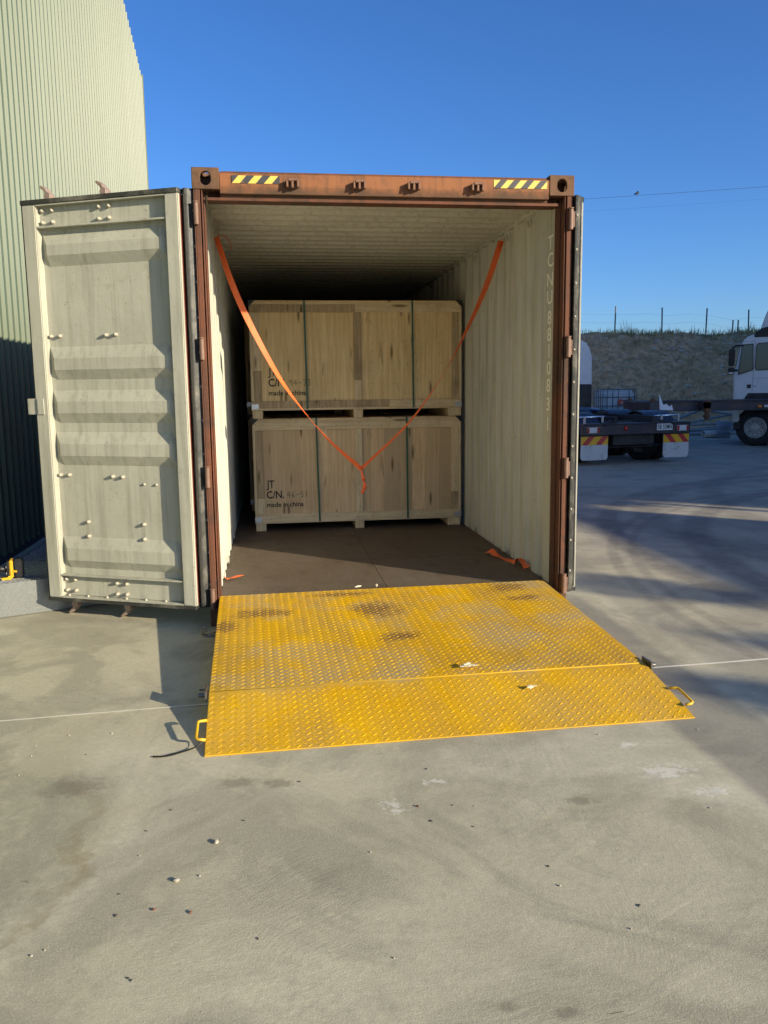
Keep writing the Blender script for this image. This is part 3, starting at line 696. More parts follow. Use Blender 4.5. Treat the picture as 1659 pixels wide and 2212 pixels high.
# roof panel
pr = [(.16, 2.815)]; y = .38
while y < LEN-.4:
    pr += [(y, 2.815), (y+.03, 2.835), (y+.105, 2.835), (y+.135, 2.815)]; y += .209
pr += [(LEN-.1, 2.815)]
m = MB(); k = len(pr)
for off, mi in ((0, 0), (.003, 1)):
    m.add([(x, yy, zz+off) for yy, zz in pr for x in (.058, WD-.058)], [(2*i, 2*i+2, 2*i+3, 2*i+1) for i in range(k-1)], mi)
m.build('roof_panel', [M_PALE, M_BROWN], con, recalc=False)
MB().box(.14, WD-.14, LEN-.06, LEN-.02, .1, 2.83).build('end_wall', M_PALE, con)
# floor
fl = MB().box(.052, WD-.052, .122, LEN-.07, .06, .112).build('floor', M_BROWN, con)
pl = [.124, 1.30, 2.45, 3.65, 4.85, 6.05, 7.25, 8.45, 9.65, 10.85, LEN-.08]
for i in range(len(pl)-1):
    for a, b in ((.053, 1.217), (1.221, WD-.053)):
        MB().box(a, b, pl[i], pl[i+1]-.003, .113, .143+random.uniform(-.0008, .0008)).build('floor_panel', M_FLOOR, fl)
MB().box(.09, WD-.09, .085, .123, .10, .1445).build('sill_plate', M_BROWN, con)

# ---------------- doors
boltm = MB().lathe([(0, .026), (.006, .0255), (.010, .021), (.012, .012), (.0125, 0)], (0, 0, 0), (0, 0, 1), 12).mesh('bolt', M_BOLT, smooth=True)
sbolt = MB().lathe([(0, .014), (.006, .012), (.009, .006), (.0095, 0)], (0, 0, 0), (0, 0, 1), 10).mesh('bolt', M_BOLT, smooth=True)
BOLTS = [(1.064,2.71),(.989,2.709),(.64,2.709),(.567,2.709),(1.064,2.636),(.989,2.637),(.644,2.635),(.57,2.637),(1.068,1.913),(1.0,1.914),(.65,1.91),(.578,1.912),(1.07,.99),(1.0,.991),(.663,.985),(.587,.983),(.874,.672),(.445,.668),(.876,.574),(.448,.568),(1.07,.269),(1.0,.266),(.672,.259),(.597,.257),(1.07,.191),(1.0,.19),(.674,.183),(.599,.184)]
RIBS = [(2.571,2.492,2.426,2.359),(1.844,1.766,1.692,1.627),(1.557,1.482,1.407,1.34),(1.28,1.201,1.122,1.057),(.565,.488,.405,.348)]
def door(hx, hy, mirror, ang, label, detail=True):
    s = 1 if mirror else -1
    du = Vector((s*math.cos(ang), math.sin(ang), 0)); nv = Vector((s*math.sin(ang), -math.cos(ang), 0))
    T = lambda u, v, z: Vector((hx, hy, 0)) + du*u + nv*v + Vector((0, 0, z))
    zs = [(.30, 0)]
    for a, b, c_, d in RIBS[::-1]: zs += [(d, 0), (c_, 1), (b, 1), (a, 0)]
    zs += [(2.60, 0)]
    us = [(.15, 0), (.158, 0), (.205, 1), (1.04, 1), (1.087, 0), (1.092, 0)]
    m = MB(); bv = -.058
    for off, mi in ((0, 0), (-.004, 1)):
        m.add([T(u, bv+off+.034*e*h, z) for z, h in zs for u, e in us], [(j*6+i, j*6+i+1, (j+1)*6+i+1, (j+1)*6+i) for j in range(len(zs)-1) for i in range(5)], mi)
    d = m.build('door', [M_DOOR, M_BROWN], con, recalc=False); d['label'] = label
    L = con.location
    for u0, u1 in ((.058, .15), (1.092, 1.19)):
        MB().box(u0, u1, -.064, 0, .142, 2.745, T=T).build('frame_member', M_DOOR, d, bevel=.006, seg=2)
    MB().box(.0555, .058, -.06, -.024, .15, 2.74, T=T).build('painted_edge', M_RED, d)
    # channel rails
    m = MB(); m.box(.151, 1.091, -.058, -.048, 2.61, 2.735, T=T); m.box(.151, 1.091, -.058, -.004, 2.736, 2.744, T=T); m.box(.151, 1.091, -.058, -.006, 2.598, 2.608, T=T); m.build('top_rail', M_DOOR, d)
    m = MB(); m.box(.151, 1.091, -.058, -.048, .156, .296, T=T); m.box(.151, 1.091, -.058, -.004, .298, .307, T=T); m.box(.151, 1.091, -.058, -.002, .143, .153, T=T); m.build('bottom_rail', M_DOOR, d)
    # rubber gasket round the leaf
    m = MB()
    gp = [(-.02, -.075), (.0, -.055), (.012, -.036), (.026, -.026), (.038, -.030), (.045, -.044), (.055, -.046), (.055, -.08)]
    m.prism(gp, .128, 2.775, lambda a, b, w: T(a, b, w))
    m.box(.056, 1.20, -.058, .003, 2.7455, 2.775, T=T); m.box(.056, 1.20, -.058, .003, .118, .1415, T=T); m.box(1.191, 1.205, -.055, -.012, .12, 2.77, T=T)
    m.build('gasket', M_GASK, d, bevel=.003)
    MB().box(.016, .030, -.0275, -.0225, .16, 2.74, T=T).build('gasket_retainer', M_STEEL, d)
    q = nv.to_track_quat('Z', 'Y').to_euler()
    def on_bolt(me, u, v, z, rot=q): obj('bolt', me, d, T(u, v, z)-L, rot)
    for u, z in BOLTS: on_bolt(boltm, u, -.048 if (z > 2.6 or z < .3) else -.058, z)
    for u, z in ((.431, .936), (.341, .935)): on_bolt(sbolt, u, -.058, z)
    qu = (-du).to_track_quat('Z', 'Y').to_euler()
    qz = Vector((0, 0, 1)).to_track_quat('Z', 'Y').to_euler()
    for k in range(6): on_bolt(sbolt, .3+k*.15, -.03, .153, qz)
    for k in range(12): on_bolt(sbolt, -.012, -.066, .28+k*.215, qu)
    # locking rods with cams on the outside
    for u in (1.06, .64):
        m = MB(); m.tube([T(u, -.115, .09), T(u, -.115, 2.80)], .017, 10)
        for z, sg in ((2.80, 1), (.09, -1)):
            m.prism([(-.022, -.02), (.024, -.02), (.026, .025), (.006, .04), (-.008, .062), (-.042, .083), (-.05, .07), (-.022, .046), (-.012, .030), (-.022, .018)], -.028, .028, lambda a, b, w: T(u - a, -.115+w, z+sg*b))
        for z in (.5, 1.2, 1.9, 2.45): m.box(u-.05, u+.05, -.14, -.09, z-.03, z+.03, T=T)
        m.build('lock_rod', M_CAM, d, bevel=.002)
    # handle keeper plate wrapped round the free edge
    m = MB(); m.box(1.122, 1.17, .0005, .008, 1.40, 1.505, T=T); m.box(1.171, 1.255, -.01, -.003, 1.40, 1.505, T=T); m.add([T(1.17, .0005, 1.40), T(1.17, .008, 1.40), T(1.171, -.003, 1.40), T(1.17, .0005, 1.505), T(1.17, .008, 1.505), T(1.171, -.003, 1.505)], [(0, 1, 2), (3, 5, 4), (1, 4, 5, 2)])
    m.build('lock_bracket', M_DOOR, d, bevel=.002)
    for z in (2.62, 1.80, .99, .185):
        m = MB(); pz = Vector(((.020 if s < 0 else WD-.022), -.010, z))
        m.tube([pz+Vector((0, 0, -.065)), pz+Vector((0, 0, .065))], .016, 12)
        m.tube([pz+Vector((0, 0, .066)), pz+Vector((0, 0, .074))], .019, 12)
        m.bar(pz, T(-.012, -.078, z), .012, .10); m.bar(T(-.014, -.079, z), T(.05, -.084, z), .008, .10)
        m.build('hinge', M_RAIL, d, bevel=.002)
    return d
door(-.035, -.03, False, R_(23.8), 'left door leaf swung wide open showing its pale ribbed inside face')
door(2.520, -.004, True, R_(86.5), 'right door leaf folded back along the container side, seen edge on')

# ------------------------------------------------------------------ crates
def stroke_num(mb, txt, O, h, y):
    D = {'9': [[(.8,.75),(.5,1),(.15,.8),(.3,.5),(.75,.65),(.8,.8),(.7,.0)]], '4': [[(.55,1),(.1,.4),(.9,.4)],[(.65,.8),(.6,0)]], '-': [[(.1,.45),(.9,.5)]], '7': [[(.1,.95),(.9,1),(.45,0)]],
         '3': [[(.15,.9),(.6,1),(.75,.75),(.4,.55),(.8,.35),(.6,.03),(.15,.1)]], '6': [[(.7,1),(.25,.5),(.3,.05),(.7,.1),(.7,.4),(.3,.4)]], '5': [[(.85,1),(.3,.95),(.25,.6),(.7,.55),(.75,.15),(.2,.0)]], '1': [[(.5,1),(.45,0)]]}
    x = O[0]; w = h*.62
    for ch in txt:
        for st in D[ch]:
            for a, b in zip(st, st[1:]):
                p = Vector((x+a[0]*w, y, O[1]+a[1]*h)); q_ = Vector((x+b[0]*w, y, O[1]+b[1]*h)); mb.bar(p, q_, .004, .001, upv=(0, -1, 0)) if 0 else mb.bar(p, q_, .0015, .005, upv=((q_-p).cross(Vector((0, 1, 0)))))
        x += w*1.15
def crate(label, x0, x1, y0, y1, z0, zb, zt, ply, straps, front=True, txt=None, num=None, dk=.3):
    t = thing('wooden_crate', label, 'crate', ((x0+x1)/2, (y0+y1)/2, z0), group='plywood crates stacked in the container')
    for fx, fw_ in ((x0+.005, .10), ((x0+x1)/2-.045, .09), (x1-.135, .13)):
        MB().box(fx, fx+fw_, y0+.006, y1-.006, z0, zb-.022).build('foot', M_BAT_V, t, bevel=.003)
    MB().box(x0, x1, y0+.002, y1-.002, zb-.0215, zb-.001).build('base_board', M_BAT_H, t)
    xm = (x0+x1)/2
    for a, b in ((x0+.016, xm-.001), (xm+.001, x1-.016)): MB().box(a, b, y0+.022, y0+.034, zb, zt-.036).build('front_panel', ply, t)
    MB().box(x0+.002, x0+.0155, y0+.018, y1, zb, zt-.036).build('side_panel', ply, t); MB().box(x1-.0155, x1-.002, y0+.018, y1, zb, zt-.036).build('side_panel', ply, t)
    MB().box(x0+.017, x1-.017, y1-.02, y1-.006, zb, zt-.036).build('rear_panel', ply, t)
    m = MB(); m.box(x0-.004, x1+.004, y0+.0, y1+.004, zt-.014, zt); MB().box(x0-.002, x1+.002, y0-.004, y0+.03, zt-.035, zt-.0145).build('lid_edge', M_BAT_H, t, bevel=.002)
    m.build('lid', ply, t)
    bw = .075
    hb = [('batten', x0+.004, xm+random.uniform(-.3, .3)), ]
    for zz0, zz1 in ((zt-.036-bw, zt-.036), (zb, zb+.07)):
        xs_ = xm+random.uniform(-.35, .35)
        MB().box(x0+.002, xs_-.0008, y0, y0+.0215, zz0, zz1).build('batten', random.choice((M_BAT_H, M_BAT_D)), t, bevel=.002); MB().box(xs_+.0008, x1-.002, y0+random.uniform(0, .002), y0+.0215, zz0, zz1).build('batten', M_BAT_H, t, bevel=.002)
    for a, b in ((x0+.028, x0+.103), (xm-.038, xm+.038), (x1-.10, x1-.028)):
        zs_ = zb+random.uniform(.25, .7)*(zt-zb-.2)
        MB().box(a, b, y0+.001, y0+.0215, zb+.071, zs_).build('batten', M_BAT_D if random.random() < dk else M_BAT_V, t, bevel=.002); MB().box(a+.001, b-.001, y0+.002, y0+.0215, zs_+.001, zt-.037-bw).build('batten', M_BAT_D if random.random() < dk else M_BAT_V, t, bevel=.002)
    for a, b in ((x0, x0+.027), (x1-.027, x1)): MB().box(a, b, y0+.0025, y0+.0215, zb+.071, zt-.037-bw).build('corner_board', M_BAT_V, t, bevel=.002)
    if front:
        for (xa, xb_) in straps:
            m = MB(); m.bar((xa, y0-.006, zt+.002), (xb_, y0-.006, zb-.012), .0018, .018, upv=(1, 0, 0)); m.box(xa-.009, xa+.009, y0-.006, y1, zt+.001, zt+.003); m.build('strap', M_GSTRAP, t)
    for xx, sg in ((x0, 1), (x1, -1)):
        m = MB(); a = xx-sg*.003; m.box(min(a, a+sg*.07), max(a, a+sg*.07), y0-.004, y0-.001, zb-.008, zb+.042); m.box(min(a, a+sg*.003), max(a, a+sg*.003), y0-.004, y0+.06, zb-.008, zb+.042); m.build('corner_bracket', M_BRK, t)
        m = MB(); m.prism([(xx-sg*.004, zt+.004), (xx+sg*.065, zt+.004), (xx-sg*.004, zt-.066)], y0-.009, y0-.005, lambda a_, b_, w_: (a_, w_, b_)); m.build('corner_brace', M_BLKM, t)
    if front:
        nm_ = MB()
        def nail(x, z, y): nm_.lathe([(0, .0012), (.0035, .0012), (.004, 0)], (x, y, z), (0, -1, 0), 6)
        for zz in (zt-.036-bw/2, zb+.035):
            x = x0+.05
            while x < x1-.04: nail(x+random.uniform(-.02, .02), zz+random.uniform(-.02, .02), y0-.0005); x += .11
        for xb in (x0+.065, xm, x1-.064):
            z = zb+.12
            while z < zt-.15: nail(xb+random.uniform(-.02, .02), z, y0+.0005); z += .12
        if dk > .5:
            for a in range(7):
                for b in range(8): nail(xm+.14+a*.115+random.uniform(-.02, .02), zb+.14+b*.1+random.uniform(-.02, .02), y0+.0215)
        tag(nm_.build('nail_heads', M_NAIL, t, recalc=False), kind='stuff')
    if txt:
        tx, tz = txt
        for wd, sz, dz_, ft in (('JT', .105, .195, .078), ('C/N.', .105, .088, .172), ('made in china', .068, 0, .365)):
            m = MB(); put_text(m, wd, sz, (tx, y0+.0205, tz+dz_), (1, 0, 0), (0, 0, 1), fit=ft, bold=.018)
            tag(m.build('lettering', M_INK, t, recalc=False), kind='stuff')
        m = MB(); stroke_num(m, num, (tx+.2, tz+.09), .062, y0+.0207); m.build('handwriting', M_PENCIL, t)
    return t
crate('pale plywood crate on top of the front stack, green bands', .255, 2.356, 2.87, 4.0, 1.2635, 1.366, 2.40, M_PLY_A, ((.79, .80), (1.855, 1.862)), True, (.425, 1.492), '94-73', .75)
crate('lower crate of the front stack with reddish striped plywood', .252, 2.35, 2.865, 3.995, .1445, .243, 1.2625, M_PLY_B, ((.88, .895), (1.79, 1.795)), True, (.372, .385), '46-51')
crate('upper dark crate behind the front stack, half hidden', .17, 2.26, 4.3, 5.4, 1.2635, 1.366, 2.38, M_PLY_A, ((.7, .7), (1.7, 1.7)))
crate('lower dark crate behind the front stack, half hidden', .175, 2.26, 4.295, 5.4, .1445, .243, 1.2625, M_PLY_B, ((.7, .7), (1.7, 1.7)))

# ------------------------------------------------------------------ orange straps
def ribbon(mb, pts, wid, dirs, th=.0015):
    pts = [Vector(p) for p in pts]; N = len(pts)
    vs = []
    for i, p in enumerate(pts):
        t = (pts[min(i+1, N-1)]-pts[max(i-1, 0)]).normalized(); d = Vector(dirs[i]) if isinstance(dirs, list) else Vector(dirs)
        d = (d - t*d.dot(t)).normalized()*(wid[i] if isinstance(wid, list) else wid)/2; nn = t.cross(d).normalized()*th/2
        vs += [p-d-nn, p+d-nn, p+d+nn, p-d+nn]
    fs = [(0, 1, 2, 3), tuple(4*(N-1)+k for k in (3, 2, 1, 0))]
    for i in range(N-1):
        for k in range(4): l = (k+1) % 4; fs.append((4*i+k, 4*i+4+k, 4*i+4+l, 4*i+l))
    mb.add(vs, fs)
def spline(ps, n):
    ps = [Vector(p) for p in ps]; out = []
    for i in range(len(ps)-1):
        p0, p1, p2, p3 = ps[max(i-1, 0)], ps[i], ps[i+1], ps[min(i+2, len(ps)-1)]
        for k in range(n):
            t = k/n; out.append(.5*((2*p1)+(p2-p0)*t+(2*p0-5*p1+4*p2-p3)*t*t+(3*p1-p0-3*p2+p3)*t*t*t))
    return out+[ps[-1]]
st = thing('orange_strap', 'bright orange webbing strap hanging in a V before the crates', 'strap', (1.164, 1.4, .7))
LP = spline([(.064, 1.32, 2.715), (.165, 1.35, 2.379), (.297, 1.36, 2.061), (.502, 1.37, 1.662), (.679, 1.38, 1.402), (.897, 1.39, 1.137), (1.160, 1.4, .893)], 6)
def twist(N, turns, ph):
    return [Vector((math.cos(ph+turns*math.pi*i/N), math.sin(ph+turns*math.pi*i/N), math.cos(ph+turns*math.pi*i/N)*.4)) for i in range(N)]
m = MB(); ribbon(m, LP, .048, twist(len(LP), 1.05, -.75)); m.build('webbing', M_ORANGE, st, smooth=False)
RP = spline([(2.372, 1.50, 2.742), (2.232, 1.46, 2.364), (2.037, 1.45, 1.952), (1.841, 1.44, 1.613), (1.564, 1.42, 1.253), (1.168, 1.4, .893)], 7)
m = MB(); ribbon(m, RP, .048, twist(len(RP), .95, -.35)); m.build('webbing', M_ORANGE, st)
m = MB(); TP = spline([(1.164, 1.395, .91), (1.168, 1.385, .86), (1.182, 1.38, .80), (1.188, 1.378, .75), (1.178, 1.376, .715), (1.165, 1.374, .685)], 4)
ribbon(m, TP, [.03+.012*math.sin(i*.9) for i in range(len(TP))], [Vector((math.cos(.5*i), .6*math.sin(.5*i), 0)) for i in range(len(TP))], .006)
m.tube([(1.15, 1.385, .885), (1.166, 1.37, .875), (1.182, 1.385, .885), (1.166, 1.41, .895)], .013, 6, closed=True); m.tube([(1.176, 1.37, .735), (1.188, 1.358, .728), (1.2, 1.372, .733), (1.188, 1.39, .738)], .011, 6, closed=True)
m.build('knot_tail', M_ORANGE, st)
m = MB(); ribbon(m, spline([(.075, 1.32, 2.72), (.13, 1.30, 2.715), (.16, 1.29, 2.68), (.178, 1.285, 2.62)], 5), .04, (0, 1, .3)); m.build('loose_end', M_ORANGE, st)
m = MB(); ribbon(m, spline([(2.376, 1.46, 2.752), (2.35, 1.47, 2.72), (2.33, 1.475, 2.66)], 5), .045, (.2, 1, .2)); m.build('loose_end', M_ORANGE, st)
m = MB(); fp = spline([(2.215, 1.31, .162), (2.235, 1.25, .185), (2.262, 1.18, .158), (2.297, 1.08, .150), (2.33, .95, .149), (2.345, .87, .165), (2.345, .80, .205), (2.36, .74, .185), (2.372, .69, .152)], 5)
ribbon(m, fp, .05, [Vector((1, .2, .3+.5*math.sin(i*.35))) for i in range(len(fp))]); tag(m.build('loose_strap', M_ORANGE), 'orange strap offcut lying on the floor along the right wall', 'strap')
m = MB(); fp = spline([(.062, .70, .17), (.075, .735, .158), (.10, .77, .150), (.15, .83, .150), (.19, .86, .149)], 5)
ribbon(m, fp, [.05-.0018*i for i in range(len(fp))], [Vector((-.6, 1, .25*math.cos(i*.4))) for i in range(len(fp))]); tag(m.build('loose_strap', M_ORANGE), 'short orange strap offcut on the floor beside the left wall', 'strap')

# ------------------------------------------------------------------ yellow ramp
RZ = R_(1.3); rmp = thing('container_ramp', 'yellow chequer plate loading ramp bridging the yard to the container floor', 'ramp', (.108, -2.012, 0), RZ)
RW = 2.245
def rz_(y): return .006 + y*.094/.515 if y < .515 else .100 + (y-.515)*(.190-.100)/(2.07-.515)
def rpt(x, y, dz=0): return (x, y, rz_(y)+dz)
def plate(name, ya, yb, za, zb_, th):
    m = MB(); m.add([(0, ya, za-th), (RW, ya, za-th), (RW, yb, zb_-th), (0, yb, zb_-th), (0, ya, za), (RW, ya, za), (RW, yb, zb_), (0, yb, zb_)], [(0,3,2,1),(4,5,6,7),(0,1,5,4),(1,2,6,5),(2,3,7,6),(3,0,4,7)])
    return m.build(name, M_YEL, rmp, bevel=.0015)
lowp = plate('lower_plate', .0, .512, .007, .1, .006); upp = plate('upper_plate', .520, 2.07, .1015, .191, .008)
def lugs(ya, yb, parent, f):
    m = MB(); px, py = .0485, .0445; r = 0; y = ya+.012
    while y < yb-.008:
        c0 = 0
        for half in (0, 1):
            yy = y+half*py/2
            if yy > yb-.008: continue
            x = .014+half*px/2; a = R_(38) if half == 0 else R_(-38)
            while x < RW-.012:
                aj = a + random.gauss(0, .03); ca, sa = math.cos(aj), math.sin(aj); L, w, h = .0155*random.uniform(.93, 1.05), .0045, .0024*random.uniform(.75, 1.1)
                pts = [(-L, 0, 0), (-L*.45, -w, 0), (L*.45, -w, 0), (L, 0, 0), (L*.45, w, 0), (-L*.45, w, 0), (-L*.55, 0, h), (L*.55, 0, h)]
                vs = []
                for p, q_, z in pts:
                    X_, Y_ = x+p*ca-q_*sa, yy+p*sa+q_*ca
                    vs.append((X_, Y_, f(Y_)+z))
                m.add(vs, [(0,1,6),(1,2,7,6),(2,3,7),(3,4,7),(4,5,6,7),(5,0,6)])
                x += px
        y += py
    tag(m.build('tread_lug', M_LUG, parent, recalc=False), kind='stuff')
lugs(.004, .512, lowp, lambda y: .007+(y/.512)*.093+.0002); lugs(.524, 2.066, upp, lambda y: .1015+(y-.52)/1.55*.0895+.0002)
MB().tube([(.01, .5155, .096), (RW-.01, .5155, .096)], .0065, 8).build('hinge_bead', M_YELP, rmp, smooth=True)
for x0, x1 in ((.002, .012), (RW-.012, RW-.002)):
    m = MB(); pr_ = [(.06, .004), (.51, .004), (.51, .091), (.06, .010)]
    m.prism(pr_, x0, x1, lambda a, b, w: (w, a, b)); m.prism([(.522, .02), (1.95, .02), (1.95, .172), (.522, .092)], x0, x1, lambda a, b, w: (w, a, b)); m.build('side_skirt', M_YELP, rmp)
m = MB()
for x in (.35, .9, 1.45, 1.95): m.prism([(.53, .01), (1.9, .03), (1.9, .168), (.53, .091)], x, x+.012, lambda a, b, w: (w, a, b))
m.build('support_rib', M_YELP, rmp)
for sx, xe, ya in ((-1, .002, .10), (1, RW-.002, .085)):
    zt_ = .035; zb_ = .05
    p = [(xe, ya, zt_), (xe+sx*.032, ya+.004, zt_+.004), (xe+sx*.041, ya+.012, zt_+.006), (xe+sx*.041, ya+.145, zb_+.010), (xe+sx*.033, ya+.154, zb_+.011), (xe, ya+.158, zb_+.011)]
    MB().tube(p, .007, 8).build('handle', M_YELP, rmp, smooth=True)
for sx, xe in ((-1, 0), (1, RW)):
    m = MB(); m.box(min(xe+sx*.008, xe+sx*.02), max(xe+sx*.008, xe+sx*.02), .46, .57, .07, .118); m.lathe([(0, .03), (.012, .03), (.012, .0)], (xe+sx*.02, .50, .092), (sx, 0, 0), 8); m.tube([(xe+sx*.02, .55, .1), (xe+sx*.05, .55, .1)], .005, 6)
    m.build('lock_lug', M_STEEL, rmp, bevel=.002)

# chain beside the ramp
M_CHAIN = plain('chain_steel', (.34, .33, .32), .35, .9, .2)
ch = thing('steel_chain', 'dark steel chain lying on the ground at the ramp corner', 'chain', (.06, -.12, 0))
lm = MB().tube([(math.cos(a)*.015, math.sin(a)*.015+(.014 if math.sin(a) > 0 else -.014), 0) for a in [2*math.pi*i/14 for i in range(14)]], .0045, 6, closed=True).mesh('link', M_CHAIN, smooth=True)
cp = spline([(-.035, -.14, .03), (-.03, -.20, .012), (.0, -.23, .008), (.04, -.22, .012), (.075, -.19, .03), (.09, -.16, .07), (.10, -.13, .11)], 2)
for i in range(len(cp)-1):
    t = (cp[i+1]-cp[i]).normalized(); e = t.to_track_quat('Y', 'Z').to_euler(); e2 = (t.to_track_quat('Y', 'Z') @ Matrix.Rotation((i % 2)*1.4+.3, 3, 'Y').to_quaternion()).to_euler()
    obj('link', lm, ch, (cp[i]+cp[i+1])/2-ch.location, e2)
sp_ = MB(); ribbon(sp_, spline([(.10, -1.90, .03), (.06, -1.93, .012), (.0, -1.955, .005), (-.06, -1.985, .006), (-.11, -1.975, .004)], 6), [.012]*25, (.3, 1, .1))
tag(sp_.build('black_strap', M_BLKM), 'thin black strap tail trailing from the ramp handle', 'strap')

# ------------------------------------------------------------------ dock platform on the left
dk = thing('steel_platform', 'low galvanised steel platform with mesh top below the left door', 'platform', (-1.0, 1.6, 0))
def dfront(x): return .412 + (x+1.58)*.418
ZT = .235
MB().prism([(-1.585, 0), (-.40, 0), (-.40, ZT+.006), (-1.585, ZT+.006)], 0, .008, lambda a, b, w: (a, dfront(a)+w, .006+b*.985)).build('front_plate', M_GALV, dk, bevel=.001)
MB().box(-1.59, -1.582, .42, 5.2, .006, ZT+.004).build('side_plate', M_GALV, dk); MB().box(-.408, -.40, .92, 5.2, .006, ZT+.004).build('side_plate', M_GALV, dk)
MB().add([(-1.58, .43, .18), (-.41, .92, .18), (-.41, 5.2, .18), (-1.58, 5.2, .18)], [(0, 1, 2, 3)]).build('under_tray', M_DARKIN, dk)
m = MB(); yy = .425; j = 0
while yy < 5.1:
    x = -1.58
    pts = []
    while x < -.41:
        pts.append((x, yy + (.011 if (len(pts)+j) % 2 else -.011))); x += .030
    for a, b in zip(pts, pts[1:]):
        if min(a[1]-dfront(a[0]), b[1]-dfront(b[0])) < .012: continue
        m.add([(a[0], a[1]-.003, ZT-.004), (b[0], b[1]-.003, ZT-.004), (b[0], b[1]+.004, ZT+.004), (a[0], a[1]+.004, ZT+.004)], [(0, 1, 2, 3)])
    yy += .024; j += 1
m.build('mesh_top', M_MESH, dk, recalc=False)
for y in (1.30, 2.6, 3.9): MB().box(-1.58, -.41, y, y+.02, ZT-.002, ZT+.0065).build('cross_bar', M_GALV, dk)
MB().lathe([(0, .0), (.012, 0), (.012, -.004)], (-1.14, dfront(-1.14)-.001, .09), (0.39, -.92, 0), 14).build('bolt_hole', M_BLKM, dk)

# power tool on the platform
dz = ZT+.005
dr = thing('power_drill', 'yellow and black cordless drill lying on the mesh platform', 'power tool', (-1.40, .70, dz), R_(12))
MB().box(-.02, .045, -.055, .055, .0, .135).build('battery', M_BLKM, dr, bevel=.012, seg=2)
yl = MB().box(-.045, -.021, -.052, .052, .004, .131).build('battery_shoe', M_YELP, dr, bevel=.006, seg=2)
MB().box(-.066, -.046, -.045, .045, .012, .122).build('base_cap', M_BLKM, dr, bevel=.004)
for z in (.04, .085): MB().box(-.0675, -.0662, -.0462, -.012, z-.007, z+.007).build('mark', M_PLATE, dr)
m = MB(); m.tube([(-.06, -.005, .065), (-.11, -.005, .068), (-.17, -.005, .07), (-.22, -.005, .074)], [.021, .024, .022, .026], 10); m.build('handle', M_BLKM, dr, smooth=True)
m = MB(); m.box(-.20, -.12, -.031, -.027, .062, .067); m.box(-.20, -.12, -.031, -.027, .072, .076); m.box(-.125, -.12, -.031, -.027, .062, .09); m.build('accent', M_YELP, dr)
MB().tube([(-.25, -.005, -.05+.06), (-.25, -.005, .15)], [.03, .033], 12).build('motor_body', M_YELP, dr)
MB().prism([(-.043, -.045), (.004, -.06), (.0, -.047), (-.02, -.035)], .045, .06, lambda a, b, w: (a, b, w)).build('logo_panel', M_YELP, yl)
m = MB(); m.prism([(-1.478, .60), (-1.425, .615), (-1.42, .63), (-1.45, .625), (-1.48, .61)], dz, dz+.016, lambda a, b, w: (a, b, w)); m.prism([(-1.44, .622), (-1.415, .63), (-1.41, .645), (-1.43, .64)], dz+.012, dz+.024, lambda a, b, w: (a, b, w))
tag(m.build('belt_clip', M_YELP), 'small yellow clip lying beside the drill on the platform', 'clip')

# ------------------------------------------------------------------ debris
def stone_mesh(mat_, seed, n_=1):
    rr = random.Random(seed); bm = bmesh.new(); bmesh.ops.create_icosphere(bm, subdivisions=1, radius=1)
    for v in bm.verts: v.co *= rr.uniform(.65, 1.2); v.co.z *= .7
    me = bpy.data.meshes.new('stone'); bm.to_mesh(me); bm.free(); me.materials.append(mat_); return me
SM = [stone_mesh(M_STONE, i) for i in range(4)]; SD = [stone_mesh(M_STONED, i+9) for i in range(3)]; SR = stone_mesh(M_STONER, 30)
light = [(-.52,-1.68),(-.33,-1.69),(-.64,-1.77),(-.63,-1.88),(-.63,-2.06),(-.05,-2.75),(.16,-2.9),(-.24,-3.2),(-.27,-3.22),(.72,-2.85),(1.14,-2.6),(1.99,-2.75),(1.41,-3.36),(.72,-3.38),(3.37,.13),(2.94,-1.25),(2.3,-2.08),(1.84,-2.06),(1.28,-3.13)]
dark = [(-.08,-2.96),(-.07,-3.07),(.01,-3.35),(.02,-3.36),(.02,-2.45),(.29,-2.57),(-.05,-2.59),(.35,-3.24),(1.02,-2.27),(1.48,-3.26),(1.1,-2.74),(.96,-2.68),(1.06,-2.58),(1.28,-3.02),(-.4,-1.9),(.5,-2.3)]
for i, (x, y) in enumerate(light):
    s = random.uniform(.003, .0055); o = obj('stone_chip', SM[i % 4], None, (x, y, s*.5), (0, 0, random.uniform(0, 6)), (s, s*random.uniform(.7, 1.3), s)); tag(o, 'tiny pale stone chip lying loose on the concrete', 'stone', 'pale stone chips on the concrete')
for i, (x, y) in enumerate(dark):
    s = random.uniform(.0035, .006); o = obj('dark_chip', SD[i % 3], None, (x, y, s*.3), (0, 0, random.uniform(0, 6)), (s*1.6, s*.8, s*.6)); tag(o, 'tiny dark fleck of debris lying on the concrete', 'debris', 'dark flecks on the concrete')
for (x, y, sx, lb) in ((.2, -2.71, .013, 'white stone left of centre, upper of the two largest on the concrete'), (.09, -2.92, .0125, 'white stone left of centre, lower of the two largest on the concrete')):
    tag(obj('white_stone', SM[1] if sx > .01275 else SM[2], None, (x, y, sx*.5), (0, 0, 1), (sx, sx*.8, sx*.8)), lb, 'stone', 'large white stones')
for (x, y, lb) in ((.04, -3.06, 'left one of two reddish chips on the bare concrete'), (.15, -3.09, 'right one of two reddish chips on the bare concrete'), (.93, -2.57, 'lone reddish chip on the concrete in front of the ramp')):
    tag(obj('red_chip', SR, None, (x, y, .003), (0, 0, x*9), (.0075, .006, .005)), lb, 'debris', 'reddish chips')
def chip(nm, lb, cat, loc, size, rz, mat_, seed):
    me = stone_mesh(mat_, seed); tag(obj(nm, me, None, loc, (0, 0, rz), size), lb, cat)
chip('foam_scrap', 'cream foam scrap lying on its side at the ramp top edge', 'scrap', (.992, .10, .205), (.028, .011, .010), .4, M_FOAM, 41)
